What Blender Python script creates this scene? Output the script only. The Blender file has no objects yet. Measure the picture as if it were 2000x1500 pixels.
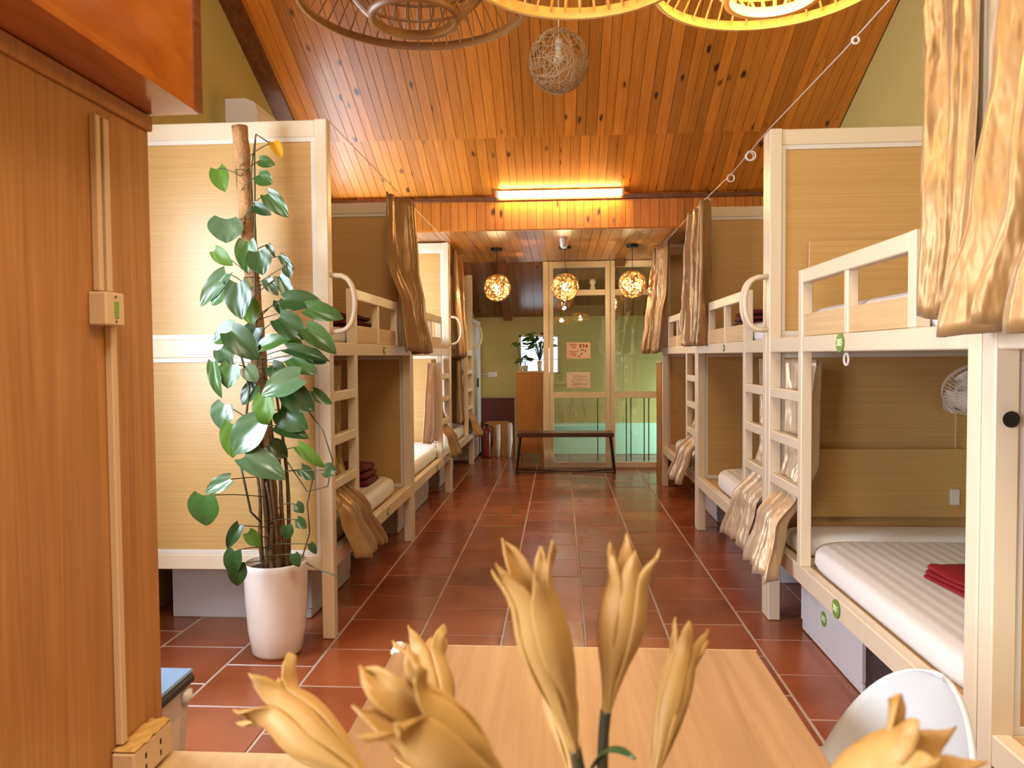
import bpy, math, random
from mathutils import Vector, Matrix
random.seed(7)
PI = math.pi
scn = bpy.context.scene
COL = scn.collection

# ------------------------------------------------------------------ camera
CH, YAW, PITCH, ROLL, FPX = 1.3572, .0627, .0367, -.0079, 1490.75
_cy, _sy, _cp, _sp = math.cos(YAW), math.sin(YAW), math.cos(PITCH), math.sin(PITCH)
FWD = Vector((-_sy*_cp, _cy*_cp, -_sp)); _r = Vector((_cy, _sy, 0)); _u = _r.cross(FWD)
RIGHT = _r*math.cos(ROLL) + _u*math.sin(ROLL); UP = -_r*math.sin(ROLL) + _u*math.cos(ROLL)
cam_d = bpy.data.cameras.new('camera'); cam = bpy.data.objects.new('camera', cam_d); COL.objects.link(cam)
cam.matrix_world = Matrix(((RIGHT.x, UP.x, -FWD.x, 0), (RIGHT.y, UP.y, -FWD.y, 0), (RIGHT.z, UP.z, -FWD.z, CH), (0, 0, 0, 1)))
cam_d.sensor_width = 36; cam_d.lens = FPX/2000*36; cam_d.clip_start = .02
cam_d.dof.use_dof = True; cam_d.dof.focus_distance = 4.0; cam_d.dof.aperture_fstop = 9
scn.camera = cam

# ------------------------------------------------------------------ world, lights, exposure
world = bpy.data.worlds.new('world'); scn.world = world; world.use_nodes = True
_bg = world.node_tree.nodes['Background']; _bg.inputs[0].default_value = (.80, .90, 1, 1); _bg.inputs[1].default_value = 3.0
vs = scn.view_settings
vs.view_transform = 'Standard'; vs.look = 'None'; vs.gamma = 1; vs.use_curve_mapping = False; vs.exposure = .33
try:
    scn.cycles.use_denoising = True; scn.cycles.max_bounces = 7; scn.cycles.diffuse_bounces = 4
    scn.cycles.transparent_max_bounces = 12; scn.cycles.sample_clamp_indirect = 6; scn.cycles.caustics_reflective = False
    scn.cycles.caustics_refractive = False
except Exception: pass
def area_light(name, loc, direction, sx, sy, watts, color):
    l = bpy.data.lights.new(name, 'AREA'); l.shape = 'RECTANGLE'; l.size = sx; l.size_y = sy; l.energy = watts; l.color = color
    o = bpy.data.objects.new(name, l); COL.objects.link(o); o.location = loc
    o.rotation_euler = Vector(direction).to_track_quat('-Z', 'Y').to_euler()
    return o
DAY = (.80, .90, 1.0)
area_light('daylight_side_window', (-2.24, 2.3, 1.6), (1, .05, -.15), .9, 1.3, 72, DAY)
area_light('added_left_fill', (-2.24, -.9, 1.55), (1, .70, -.12), 2.1, 1.5, 130, (.93, .95, 1.0))  # unseen window light added as fill for the lower right berths
area_light('daylight_bed_window', (-2.24, 6.6, 1.5), (1, 0, -.15), 1.3, 1.5, 75, DAY)
area_light('added_roof_fill', (0, -.35, 4.06), (0, .62, -1), 1.7, 1.5, 85, (1.0, .74, .44))  # warm fill added above the foreground, from an unseen roof opening
area_light('added_back_fill', (2.22, 9.9, .55), (-1, .35, -.25), .7, .7, 34, (.85, 1, .95))  # fill added to brighten the wall behind the glass

# ------------------------------------------------------------------ helpers
W = {}
def at(px, py, Y):
    d = FWD + RIGHT*((px-1000)/FPX) + UP*((750-py)/FPX)
    return Vector((0, 0, CH)) + d*(Y/d.y)
class MB:
    def __init__(s): s.v = []; s.f = []
    def quad(s, a, b, c, d):
        n = len(s.v); s.v += [Vector(a), Vector(b), Vector(c), Vector(d)]; s.f.append((n, n+1, n+2, n+3)); return s
    def box(s, x0, x1, y0, y1, z0, z1, bev=0):
        if x0 > x1: x0, x1 = x1, x0
        if y0 > y1: y0, y1 = y1, y0
        n = len(s.v)
        b = min(bev, (x1-x0)/2.01, (y1-y0)/2.01, (z1-z0)/2.01)
        if b <= 0:
            for z in (z0, z1):
                for x, y in ((x0, y0), (x1, y0), (x1, y1), (x0, y1)): s.v.append(Vector((x, y, z)))
            s.f += [tuple(n+i for i in q) for q in ((3, 2, 1, 0), (4, 5, 6, 7), (0, 1, 5, 4), (1, 2, 6, 5), (2, 3, 7, 6), (3, 0, 4, 7))]
            return s
        # chamfered box : 24 verts
        idx = {}
        for i, X in enumerate((x0, x1)):
            for j, Y in enumerate((y0, y1)):
                for k, Z in enumerate((z0, z1)):
                    sx, sy, sz = (1, -1)[i]*b, (1, -1)[j]*b, (1, -1)[k]*b
                    for a, p in enumerate(((X, Y+sy, Z+sz), (X+sx, Y, Z+sz), (X+sx, Y+sy, Z))):
                        idx[i, j, k, a] = len(s.v); s.v.append(Vector(p))
        g = idx
        for i in (0, 1):
            q = [g[i, 0, 0, 0], g[i, 1, 0, 0], g[i, 1, 1, 0], g[i, 0, 1, 0]]; s.f.append(tuple(q if i else q[::-1]))
            q = [g[0, i, 0, 1], g[1, i, 0, 1], g[1, i, 1, 1], g[0, i, 1, 1]]; s.f.append(tuple(q[::-1] if i else q))
            q = [g[0, 0, i, 2], g[1, 0, i, 2], g[1, 1, i, 2], g[0, 1, i, 2]]; s.f.append(tuple(q if i else q[::-1]))
        for i in (0, 1):
            for j in (0, 1):
                for (a, b2, mk) in ((0, 1, lambda t: (i, j, t)), (0, 2, lambda t: (i, t, j)), (1, 2, lambda t: (t, i, j))):
                    s.f.append((g[mk(0)+(a,)], g[mk(1)+(a,)], g[mk(1)+(b2,)], g[mk(0)+(b2,)]))
        for i in (0, 1):
            for j in (0, 1):
                for k in (0, 1): s.f.append((g[i, j, k, 0], g[i, j, k, 1], g[i, j, k, 2]))
        return s
    def tube(s, pts, r, seg=6, closed=False, cap=True):
        pts = [Vector(p) for p in pts]; n0 = len(s.v); m = len(pts)
        rs = r if isinstance(r, (list, tuple)) else [r]*m
        up = None
        for i, p in enumerate(pts):
            t = (pts[(i+1) % m] - pts[i-1]) if closed else (pts[min(i+1, m-1)] - pts[max(i-1, 0)])
            t = t.normalized() if t.length > 1e-9 else Vector((0, 0, 1))
            if up is None: up = Vector((0, 0, 1)) if abs(t.z) < .9 else Vector((1, 0, 0))
            a = t.cross(up)
            if a.length < 1e-6: a = t.orthogonal()
            a.normalize(); b = a.cross(t).normalized(); up = b
            for k in range(seg):
                an = 2*PI*k/seg; s.v.append(p + a*(math.cos(an)*rs[i]) + b*(math.sin(an)*rs[i]))
        for i in range(m if closed else m-1):
            for k in range(seg):
                a0 = n0+i*seg+k; a1 = n0+i*seg+(k+1) % seg; b0 = n0+((i+1) % m)*seg+k; b1 = n0+((i+1) % m)*seg+(k+1) % seg
                s.f.append((a0, a1, b1, b0))
        if cap and not closed:
            s.f.append(tuple(n0+k for k in range(seg))[::-1]); s.f.append(tuple(n0+(m-1)*seg+k for k in range(seg)))
        return s
    def lathe(s, c, prof, seg=24, axis='z'):
        n0 = len(s.v); c = Vector(c)
        for (r, h) in prof:
            for k in range(seg):
                a = 2*PI*k/seg; x, y = r*math.cos(a), r*math.sin(a)
                p = {'z': (x, y, h), 'y': (x, h, y), 'x': (h, x, y)}[axis]; s.v.append(c + Vector(p))
        for i in range(len(prof)-1):
            for k in range(seg):
                s.f.append((n0+i*seg+k, n0+i*seg+(k+1) % seg, n0+(i+1)*seg+(k+1) % seg, n0+(i+1)*seg+k))
        return s
    def grid(s, fn, nu, nv):
        n0 = len(s.v)
        for j in range(nv+1):
            for i in range(nu+1): s.v.append(Vector(fn(i/nu, j/nv)))
        for j in range(nv):
            for i in range(nu):
                a = n0+j*(nu+1)+i; s.f.append((a, a+1, a+nu+2, a+nu+1))
        return s
    def mesh(s, name, off=(0, 0, 0), mat=None, smooth=False):
        o = Vector(off); me = bpy.data.meshes.new(name); me.from_pydata([tuple(v-o) for v in s.v], [], s.f)
        if mat: me.materials.append(mat)
        if smooth: me.polygons.foreach_set('use_smooth', [True]*len(me.polygons))
        me.validate(); me.update()
        return me
    def build(s, name, mat, parent=None, smooth=False, loc=None, solid=0):
        if parent is not None: off = W[parent.name]
        elif loc is not None: off = Vector(loc)
        else:
            xs = [v.x for v in s.v]; ys = [v.y for v in s.v]; off = Vector(((min(xs)+max(xs))/2, (min(ys)+max(ys))/2, min(v.z for v in s.v)))
        o = bpy.data.objects.new(name, s.mesh(name, off, mat, smooth)); COL.objects.link(o)
        if parent is not None: o.parent = parent
        else: o.location = off
        W[o.name] = off
        if solid:
            m = o.modifiers.new('thickness', 'SOLIDIFY'); m.thickness = solid; m.offset = 0
        return o
def tag(o, label=None, cat=None, group=None, kind=None):
    if label: o['label'] = label
    if cat: o['category'] = cat
    if group: o['group'] = group
    if kind: o['kind'] = kind
    return o
def thing(name, loc, label, cat, group=None):
    o = bpy.data.objects.new(name, None); COL.objects.link(o); o.location = loc; o.empty_display_size = .05
    W[o.name] = Vector(loc); return tag(o, label, cat, group)
def circle(c, r, n=32, ax='z', ph=0):
    c = Vector(c); out = []
    for k in range(n):
        a = 2*PI*k/n+ph; x, y = r*math.cos(a), r*math.sin(a)
        out.append(c + Vector({'z': (x, y, 0), 'y': (x, 0, y), 'x': (0, x, y)}[ax]))
    return out
def copy_tree(o, parent=None):
    c = o.copy(); COL.objects.link(c); c.parent = parent
    W[c.name] = W.get(o.name, Vector((0, 0, 0)))
    for ch in list(o.children): copy_tree(ch, c)
    return c

# ------------------------------------------------------------------ materials
def mat_new(name):
    m = bpy.data.materials.new(name); m.use_nodes = True; nt = m.node_tree
    return m, nt, nt.nodes['Principled BSDF']
def plain(name, col, rough=.5, metal=0, spec=.5, noise=.0, nscale=8, bump=0, coat=0, sss=0):
    m, nt, b = mat_new(name)
    b.inputs['Base Color'].default_value = (*col, 1); b.inputs['Roughness'].default_value = rough
    b.inputs['Metallic'].default_value = metal; b.inputs['Specular IOR Level'].default_value = spec
    if coat: b.inputs['Coat Weight'].default_value = coat; b.inputs['Coat Roughness'].default_value = .1
    if noise or bump:
        tc = nt.nodes.new('ShaderNodeTexCoord'); nz = nt.nodes.new('ShaderNodeTexNoise')
        nz.inputs['Scale'].default_value = nscale; nz.inputs['Detail'].default_value = 4
        nt.links.new(tc.outputs['Object'], nz.inputs['Vector'])
        if noise:
            mr = nt.nodes.new('ShaderNodeMapRange'); mr.inputs[3].default_value = 1-noise; mr.inputs[4].default_value = 1+noise
            nt.links.new(nz.outputs['Fac'], mr.inputs[0])
            mx = nt.nodes.new('ShaderNodeVectorMath'); mx.operation = 'SCALE'; mx.inputs[0].default_value = col
            nt.links.new(mr.outputs[0], mx.inputs['Scale']); nt.links.new(mx.outputs[0], b.inputs['Base Color'])
        if bump:
            bp = nt.nodes.new('ShaderNodeBump'); bp.inputs['Strength'].default_value = bump; bp.inputs['Distance'].default_value = .01
            nt.links.new(nz.outputs['Fac'], bp.inputs['Height']); nt.links.new(bp.outputs[0], b.inputs['Normal'])
    return m
def emit(name, col, strength):
    m = bpy.data.materials.new(name); m.use_nodes = True; nt = m.node_tree; nt.nodes.remove(nt.nodes['Principled BSDF'])
    e = nt.nodes.new('ShaderNodeEmission'); e.inputs[0].default_value = (*col, 1); e.inputs[1].default_value = strength
    nt.links.new(e.outputs[0], nt.nodes['Material Output'].inputs[0]); return m
def wood(name, light, dark, stretch=(30, 2, 30), rough=.4, coat=0, rnd=.0, knots=0, contrast=(.3, .7), detail=5, dist=1.2, fine=True, spec=.5):
    """grain runs along the axis with the small stretch value; rnd = tone spread per board; knots = dark knots"""
    m, nt, b = mat_new(name); L = nt.links; N = nt.nodes
    tc = N.new('ShaderNodeTexCoord'); oi = N.new('ShaderNodeObjectInfo')
    add = N.new('ShaderNodeVectorMath'); add.operation = 'ADD'
    sc = N.new('ShaderNodeVectorMath'); sc.operation = 'SCALE'; sc.inputs[0].default_value = (17.3, 31.7, 9.1)
    L.new(oi.outputs['Random'], sc.inputs['Scale']); L.new(tc.outputs['Object'], add.inputs[0]); L.new(sc.outputs[0], add.inputs[1])
    mp = N.new('ShaderNodeMapping'); mp.inputs['Scale'].default_value = stretch; L.new(add.outputs[0], mp.inputs[0])
    nz = N.new('ShaderNodeTexNoise'); nz.inputs['Scale'].default_value = 1; nz.inputs['Detail'].default_value = detail
    nz.inputs['Distortion'].default_value = dist; L.new(mp.outputs[0], nz.inputs['Vector'])
    cr = N.new('ShaderNodeValToRGB'); cr.color_ramp.elements[0].position = contrast[0]; cr.color_ramp.elements[1].position = contrast[1]
    cr.color_ramp.elements[0].color = (*dark, 1); cr.color_ramp.elements[1].color = (*light, 1)
    L.new(nz.outputs['Fac'], cr.inputs[0]); out = cr.outputs[0]
    if rnd:
        mr = N.new('ShaderNodeMapRange'); mr.inputs[3].default_value = 1-rnd; mr.inputs[4].default_value = 1+rnd*.7
        L.new(oi.outputs['Random'], mr.inputs[0])
        v = N.new('ShaderNodeVectorMath'); v.operation = 'SCALE'; L.new(out, v.inputs[0]); L.new(mr.outputs[0], v.inputs['Scale']); out = v.outputs[0]
    if knots:
        mk = N.new('ShaderNodeMapping'); mk.inputs['Scale'].default_value = (.5, 3.0, 3); L.new(add.outputs[0], mk.inputs[0])
        n2 = N.new('ShaderNodeTexNoise'); n2.inputs['Scale'].default_value = 3; L.new(add.outputs[0], n2.inputs['Vector'])
        a2 = N.new('ShaderNodeVectorMath'); a2.operation = 'MULTIPLY_ADD'; a2.inputs[1].default_value = (.25, .25, .25)
        L.new(n2.outputs['Color'], a2.inputs[0]); L.new(mk.outputs[0], a2.inputs[2])
        vo = N.new('ShaderNodeTexVoronoi'); vo.inputs['Scale'].default_value = 1; vo.inputs['Randomness'].default_value = 1; L.new(a2.outputs[0], vo.inputs['Vector'])
        c2 = N.new('ShaderNodeValToRGB'); c2.color_ramp.elements[0].position = .07; c2.color_ramp.elements[1].position = knots
        c2.color_ramp.elements[0].color = (1, 1, 1, 1); c2.color_ramp.elements[1].color = (0, 0, 0, 1); L.new(vo.outputs['Distance'], c2.inputs[0])
        mx = N.new('ShaderNodeMix'); mx.data_type = 'RGBA'; L.new(c2.outputs[0], mx.inputs[0]); L.new(out, mx.inputs[6]); mx.inputs[7].default_value = (.05, .016, .006, 1); out = mx.outputs[2]
    L.new(out, b.inputs['Base Color']); b.inputs['Roughness'].default_value = rough; b.inputs['Specular IOR Level'].default_value = spec
    if coat: b.inputs['Coat Weight'].default_value = coat; b.inputs['Coat Roughness'].default_value = .18
    bp = N.new('ShaderNodeBump'); bp.inputs['Strength'].default_value = .12; bp.inputs['Distance'].default_value = .004
    L.new(nz.outputs['Fac'], bp.inputs['Height']); L.new(bp.outputs[0], b.inputs['Normal'])
    return m
def tile_mat():
    m, nt, b = mat_new('terracotta_tile'); L = nt.links; N = nt.nodes
    tc = N.new('ShaderNodeTexCoord'); oi = N.new('ShaderNodeObjectInfo'); geo = N.new('ShaderNodeNewGeometry')
    nz = N.new('ShaderNodeTexNoise'); nz.inputs['Scale'].default_value = 3.2; nz.inputs['Detail'].default_value = 6; L.new(geo.outputs['Position'], nz.inputs['Vector'])
    cr = N.new('ShaderNodeValToRGB'); cr.color_ramp.elements[0].position = .3; cr.color_ramp.elements[1].position = .75
    cr.color_ramp.elements[0].color = (.235, .060, .019, 1); cr.color_ramp.elements[1].color = (.35, .100, .036, 1); L.new(nz.outputs['Fac'], cr.inputs[0])
    mr = N.new('ShaderNodeMapRange'); mr.inputs[3].default_value = .8; mr.inputs[4].default_value = 1.18; L.new(oi.outputs['Random'], mr.inputs[0])
    v = N.new('ShaderNodeVectorMath'); v.operation = 'SCALE'; L.new(cr.outputs[0], v.inputs[0]); L.new(mr.outputs[0], v.inputs['Scale']); L.new(v.outputs[0], b.inputs['Base Color'])
    r2 = N.new('ShaderNodeMapRange'); r2.inputs[3].default_value = .17; r2.inputs[4].default_value = .30; L.new(nz.outputs['Fac'], r2.inputs[0]); L.new(r2.outputs[0], b.inputs['Roughness'])
    n3 = N.new('ShaderNodeTexNoise'); n3.inputs['Scale'].default_value = 9; L.new(geo.outputs['Position'], n3.inputs['Vector'])
    bp = N.new('ShaderNodeBump'); bp.inputs['Strength'].default_value = .035; bp.inputs['Distance'].default_value = .01; L.new(n3.outputs['Fac'], bp.inputs['Height']); L.new(bp.outputs[0], b.inputs['Normal'])
    return m
def stripe_mat(name, col):
    m, nt, b = mat_new(name); L = nt.links; N = nt.nodes
    tc = N.new('ShaderNodeTexCoord'); wv = N.new('ShaderNodeTexWave'); wv.inputs['Scale'].default_value = 6; wv.bands_direction = 'X'; wv.inputs['Distortion'].default_value = .3
    L.new(tc.outputs['Object'], wv.inputs['Vector'])
    mr = N.new('ShaderNodeMapRange'); mr.inputs[3].default_value = .35; mr.inputs[4].default_value = .75; L.new(wv.outputs['Fac'], mr.inputs[0]); L.new(mr.outputs[0], b.inputs['Roughness'])
    m2 = N.new('ShaderNodeMapRange'); m2.inputs[3].default_value = .93; m2.inputs[4].default_value = 1.0; L.new(wv.outputs['Fac'], m2.inputs[0])
    v = N.new('ShaderNodeVectorMath'); v.operation = 'SCALE'; v.inputs[0].default_value = col; L.new(m2.outputs[0], v.inputs['Scale']); L.new(v.outputs[0], b.inputs['Base Color'])
    bp = N.new('ShaderNodeBump'); bp.inputs['Strength'].default_value = .25; bp.inputs['Distance'].default_value = .004; L.new(wv.outputs['Fac'], bp.inputs['Height']); L.new(bp.outputs[0], b.inputs['Normal'])
    return m
def glass_mat(name, tint, refl):
    m = bpy.data.materials.new(name); m.use_nodes = True; nt = m.node_tree; N = nt.nodes; N.remove(N['Principled BSDF'])
    t = N.new('ShaderNodeBsdfTransparent'); t.inputs[0].default_value = (*tint, 1); g = N.new('ShaderNodeBsdfGlossy'); g.inputs['Roughness'].default_value = .0
    mx = N.new('ShaderNodeMixShader'); mx.inputs[0].default_value = refl
    nt.links.new(t.outputs[0], mx.inputs[1]); nt.links.new(g.outputs[0], mx.inputs[2]); nt.links.new(mx.outputs[0], N['Material Output'].inputs[0]); return m
def translucent(name, col, trans=.4, rough=.5):
    m, nt, b = mat_new(name); N = nt.nodes; b.inputs['Base Color'].default_value = (*col, 1); b.inputs['Roughness'].default_value = rough
    t = N.new('ShaderNodeBsdfTranslucent'); t.inputs[0].default_value = (*col, 1); mx = N.new('ShaderNodeMixShader'); mx.inputs[0].default_value = trans
    nt.links.new(b.outputs[0], mx.inputs[1]); nt.links.new(t.outputs[0], mx.inputs[2]); nt.links.new(mx.outputs[0], N['Material Output'].inputs[0]); return m
def satin_mat(name, col):
    m, nt, b = mat_new(name); N = nt.nodes; L = nt.links
    b.inputs['Base Color'].default_value = (*col, 1); b.inputs['Roughness'].default_value = .38; b.inputs['Metallic'].default_value = .35
    b.inputs['Sheen Weight'].default_value = .4
    tc = N.new('ShaderNodeTexCoord'); mp = N.new('ShaderNodeMapping'); mp.inputs['Scale'].default_value = (9, 9, 3); L.new(tc.outputs['Object'], mp.inputs[0])
    nz = N.new('ShaderNodeTexNoise'); nz.inputs['Scale'].default_value = 1; nz.inputs['Detail'].default_value = 3; L.new(mp.outputs[0], nz.inputs['Vector'])
    bp = N.new('ShaderNodeBump'); bp.inputs['Strength'].default_value = .9; bp.inputs['Distance'].default_value = .04; L.new(nz.outputs['Fac'], bp.inputs['Height']); L.new(bp.outputs[0], b.inputs['Normal'])
    return m
M = {}
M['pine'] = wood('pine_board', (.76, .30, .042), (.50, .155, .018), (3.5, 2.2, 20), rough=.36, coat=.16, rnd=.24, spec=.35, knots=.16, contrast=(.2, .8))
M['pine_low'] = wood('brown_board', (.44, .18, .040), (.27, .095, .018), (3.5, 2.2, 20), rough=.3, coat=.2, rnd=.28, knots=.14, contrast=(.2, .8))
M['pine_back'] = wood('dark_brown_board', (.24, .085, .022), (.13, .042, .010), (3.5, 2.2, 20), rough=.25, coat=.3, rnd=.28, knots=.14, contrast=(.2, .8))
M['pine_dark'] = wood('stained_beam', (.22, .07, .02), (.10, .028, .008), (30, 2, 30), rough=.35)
M['laminate'] = wood('laminate_panel', (.62, .385, .15), (.50, .295, .10), (1.2, 1.2, 150), rough=.34, spec=.5, contrast=(.2, .8), detail=3, dist=.3)
M['laminate_light'] = wood('pale_plywood', (.70, .48, .26), (.60, .39, .19), (60, 2, 60), rough=.45, detail=3, dist=.3)
M['cream'] = plain('cream_enamel', (.76, .64, .47), rough=.38, spec=.5, noise=.04, nscale=5)
M['trim'] = plain('white_trim', (.74, .70, .64), rough=.35)
M['tile'] = tile_mat()
M['grout'] = plain('cement_grout', (.46, .37, .30), rough=.9, noise=.25, nscale=12)
M['green'] = plain('green_paint', (.50, .42, .15), rough=.75, noise=.05, nscale=2)
M['mint'] = plain('mint_painted_light', (.52, .84, .66), rough=.6, noise=.03)  # bright light low on the wall, put in as colour
M['oak'] = wood('oak_veneer', (.42, .255, .135), (.29, .160, .078), (38, 1.6, 38), rough=.38, contrast=(.25, .8), dist=.8)
M['oak_pale'] = wood('pale_oak', (.68, .50, .29), (.52, .34, .17), (22, 3, 22), rough=.38, contrast=(.25, .8), dist=1.2)
M['panel'] = wood('wall_panel_wood', (.50, .245, .085), (.33, .135, .038), (26, 26, .9), rough=.35, contrast=(.25, .8), dist=2.2)
M['beam'] = wood('varnished_wood', (.52, .155, .024), (.30, .075, .010), (8, 2.0, 8), rough=.15, coat=.6, contrast=(.25, .8), dist=2.0)
M['cabinet'] = wood('orange_cabinet_wood', (.50, .22, .05), (.38, .15, .03), (25, 25, 2), rough=.4)
M['conduit'] = plain('conduit_plastic', (.62, .44, .28), rough=.45)
M['satin'] = satin_mat('gold_satin', (.33, .185, .064))
M['satin_dim'] = satin_mat('bronze_satin', (.36, .19, .065))
M['satin_daylit'] = satin_mat('daylit_satin', (.58, .40, .24))  # paler copy of the gold satin, daylight mixed into its colour
M['satin_pink'] = satin_mat('pink_satin', (.62, .43, .33))
M['sheet'] = stripe_mat('striped_white_sheet', (.82, .80, .80))
M['cotton'] = plain('white_cotton', (.80, .78, .78), rough=.8, noise=.03, nscale=14, bump=.3)
M['red'] = plain('red_blanket', (.28, .005, .012), rough=.85, noise=.12, nscale=20, bump=.4)
M['maroon'] = plain('maroon_blanket', (.12, .006, .012), rough=.85, noise=.12, nscale=20, bump=.4)
M['grey_locker'] = plain('grey_metal', (.52, .51, .53), rough=.4, noise=.03)
M['white_locker'] = plain('white_metal', (.70, .69, .72), rough=.35, noise=.03)
M['dark_locker'] = plain('dark_grey_board', (.16, .13, .13), rough=.6, noise=.1)
M['ceramic'] = plain('white_ceramic', (.80, .74, .69), rough=.18, spec=.6)
M['soil'] = plain('potting_soil', (.02, .012, .008), rough=.95, noise=.3, nscale=40, bump=.8)
M['leaf'] = plain('green_leaf', (.045, .11, .020), rough=.3, noise=.25, nscale=7, spec=.6)
M['leaf_dark'] = plain('dark_green_leaf', (.022, .062, .015), rough=.28, noise=.2, nscale=7, spec=.6)
M['leaf_bright'] = translucent('bright_green_leaf', (.12, .25, .03), .35, .35)
M['leaf_pale'] = plain('pale_glossy_leaf', (.075, .145, .065), rough=.25, noise=.2, nscale=7, spec=.8)
M['leaf_yellow'] = translucent('yellow_leaf', (.75, .42, .02), .3, .4)
M['coir'] = plain('coir_pole', (.42, .22, .09), rough=.95, noise=.35, nscale=60, bump=.9)
M['cane'] = wood('brown_cane', (.16, .09, .035), (.05, .028, .012), (20, 20, 40), rough=.5)
M['stem'] = plain('green_stem', (.07, .07, .025), rough=.5)
M['lily'] = translucent('wilting_lily_petal', (.58, .345, .11), .30, .5)
M['lily_stem'] = plain('lily_stem', (.035, .03, .012), rough=.5)
M['glass'] = glass_mat('clear_glass', (.88, .95, .92), .13)
M['vase_glass'] = glass_mat('vase_glass', (.9, .95, .95), .12)
M['black'] = plain('black_metal', (.012, .011, .010), rough=.4)
M['bench'] = wood('dark_bench_wood', (.085, .030, .016), (.035, .012, .007), (2, 30, 30), rough=.3, coat=.3)
M['bamboo'] = translucent('bamboo_strip', (.62, .37, .09), .25, .4)
M['bamboo_unlit'] = plain('unlit_bamboo', (.20, .085, .020), rough=.45, noise=.2, nscale=25)  # darker copy of the lamp bamboo, for the pendant that is off
M['rattan'] = translucent('woven_rattan', (.64, .44, .17), .5, .5)
M['rattan_dull'] = plain('dull_rattan', (.40, .25, .12), rough=.6)
M['bulb'] = emit('lit_bulb', (1, .80, .42), 45)
M['bulb_off'] = plain('unlit_bulb', (.7, .62, .5), rough=.2)
M['tube'] = emit('lit_tube', (1, .66, .22), 62)
M['plastic'] = plain('white_plastic', (.72, .70, .67), rough=.3)
M['chair_plastic'] = plain('chair_plastic', (.50, .51, .52), rough=.35)
M['fan'] = plain('fan_plastic', (.75, .70, .62), rough=.35)
M['blue'] = plain('blue_lid', (.16, .28, .45), rough=.35)
M['navy'] = plain('navy_rim', (.02, .03, .05), rough=.4)
M['bin'] = plain('clear_bin', (.62, .58, .53), rough=.3, noise=.06)
M['paper'] = plain('paper', (.78, .66, .56), rough=.8)
M['paper_pink'] = plain('peach_paper', (.78, .54, .42), rough=.8)
M['ink'] = plain('ink', (.12, .05, .04), rough=.8)
M['inkred'] = plain('red_ink', (.35, .05, .03), rough=.8)
M['badge'] = plain('green_badge', (.16, .34, .05), rough=.4)
M['badge_text'] = plain('pale_badge_print', (.75, .86, .55), rough=.5)
M['extinguisher'] = plain('red_enamel', (.16, .012, .012), rough=.3)
M['yellow_tape'] = plain('yellowed_tape', (.60, .38, .12), rough=.35, noise=.3, nscale=30, bump=.8)
M['maroon_board'] = plain('maroon_board', (.09, .012, .010), rough=.5)

# ------------------------------------------------------------------ room shell
XW = 2.2                                         # side walls
SL = .48; YF, ZF = 6.2, 3.13                     # sloped ceiling : z = ZF - SL*(Y-YF)
YFA, ZLC = 6.9, 2.49                             # fascia, low ceiling
YG, YB = 9.25, 10.5                              # glass partition, back wall
def zc(y): return ZF - SL*(y-YF)
YR = 2.0
fl = MB().box(-XW-.12, XW+.12, -3.1, YB+.12, -.12, -.0025).build('floor', M['grout'], loc=(0, 0, 0)); tag(fl, kind='structure')
tl = MB().box(-.1955, .1955, -.1955, .1955, -.012, 0, .003).mesh('tile', mat=M['tile'])
ncol = 0; xs = [-2.285+.4*k for k in range(-0, 12)]
for k, x0 in enumerate(xs):
    xa, xb = max(x0, -XW), min(x0+.4, XW)
    if xb-xa < .06: continue
    off = 3.85 if k % 2 else 3.65
    y = off - 6*.4 + 0
    while y < YB-.02:
        yb = min(y+.4, YB)
        if y > 1.7:
            t = bpy.data.objects.new('tile', tl); COL.objects.link(t); t.parent = fl
            t.location = ((xa+xb)/2, (y+yb)/2, random.uniform(-.0012, .0008)); t.scale = ((xb-xa)/.4, (yb-y)/.4, 1)
            t.rotation_euler = (random.uniform(-.0025, .0025), random.uniform(-.0025, .0025), 0)
        y += .4
rest = MB()
for k, x0 in enumerate(xs):
    xa, xb = max(x0, -XW), min(x0+.4, XW)
    if xb-xa < .06: continue
    off = (3.85 if k % 2 else 3.65)-.4*5
    y = off
    while y > 1.75: y -= .4
    while y > -2.9:
        rest.box(xa+.0045, xb-.0045, y+.0045, y+.3955, -.012, 0, .003); y -= .4
o = rest.build('tile_field', M['tile'], fl); o['kind'] = 'stuff'

def wall_x(name, x0, x1, ya, yb, z0, ztop, holes):
    """wall lying along Y with rectangular openings; ztop(y) closes it against the roof"""
    mb = MB(); cuts = sorted({ya, yb, *[h[0] for h in holes], *[h[1] for h in holes]}); fine = []
    for a, b in zip(cuts, cuts[1:]):
        n = max(1, int((b-a)/.35)); fine += [(a+(b-a)*i/n, a+(b-a)*(i+1)/n) for i in range(n)]
    for a, b in fine:
        zt = [max(ztop(a), ztop(b))]
        hs = [h for h in holes if h[0] <= a+1e-6 and h[1] >= b-1e-6]
        segs = [(z0, zt[0])] if not hs else [(z0, hs[0][2]), (hs[0][3], zt[0])]
        for s0, s1 in segs: mb.box(x0, x1, a, b, s0, s1)
    o = mb.build(name, M['green'], loc=(0, 0, 0)); tag(o, kind='structure'); return o
def roof(y):
    if y < YR: return zc(YR)-.48*(YR-y)+.05
    if y < YFA: return zc(y)+.05
    if y < YG: return ZLC+.05
    return ZLC - SL*(y-YG)+.05
wl = wall_x('wall_left', -XW-.12, -XW, -3, YB+.1, 0, roof, [(-2.0, .2, .8, 2.3), (1.8, 2.8, .9, 2.3), (5.95, 7.25, .72, 2.28)])  # first hole is an opening added for the left fill
wr = wall_x('wall_right', XW, XW+.12, -3, YB+.1, 0, roof, [(9.5, 10.3, .15, .95)])  # opening added for the fill behind the glass
mb = MB()
wx0, wx1, wz0, wz1 = -.56, -.0, 1.10, 1.645
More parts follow.
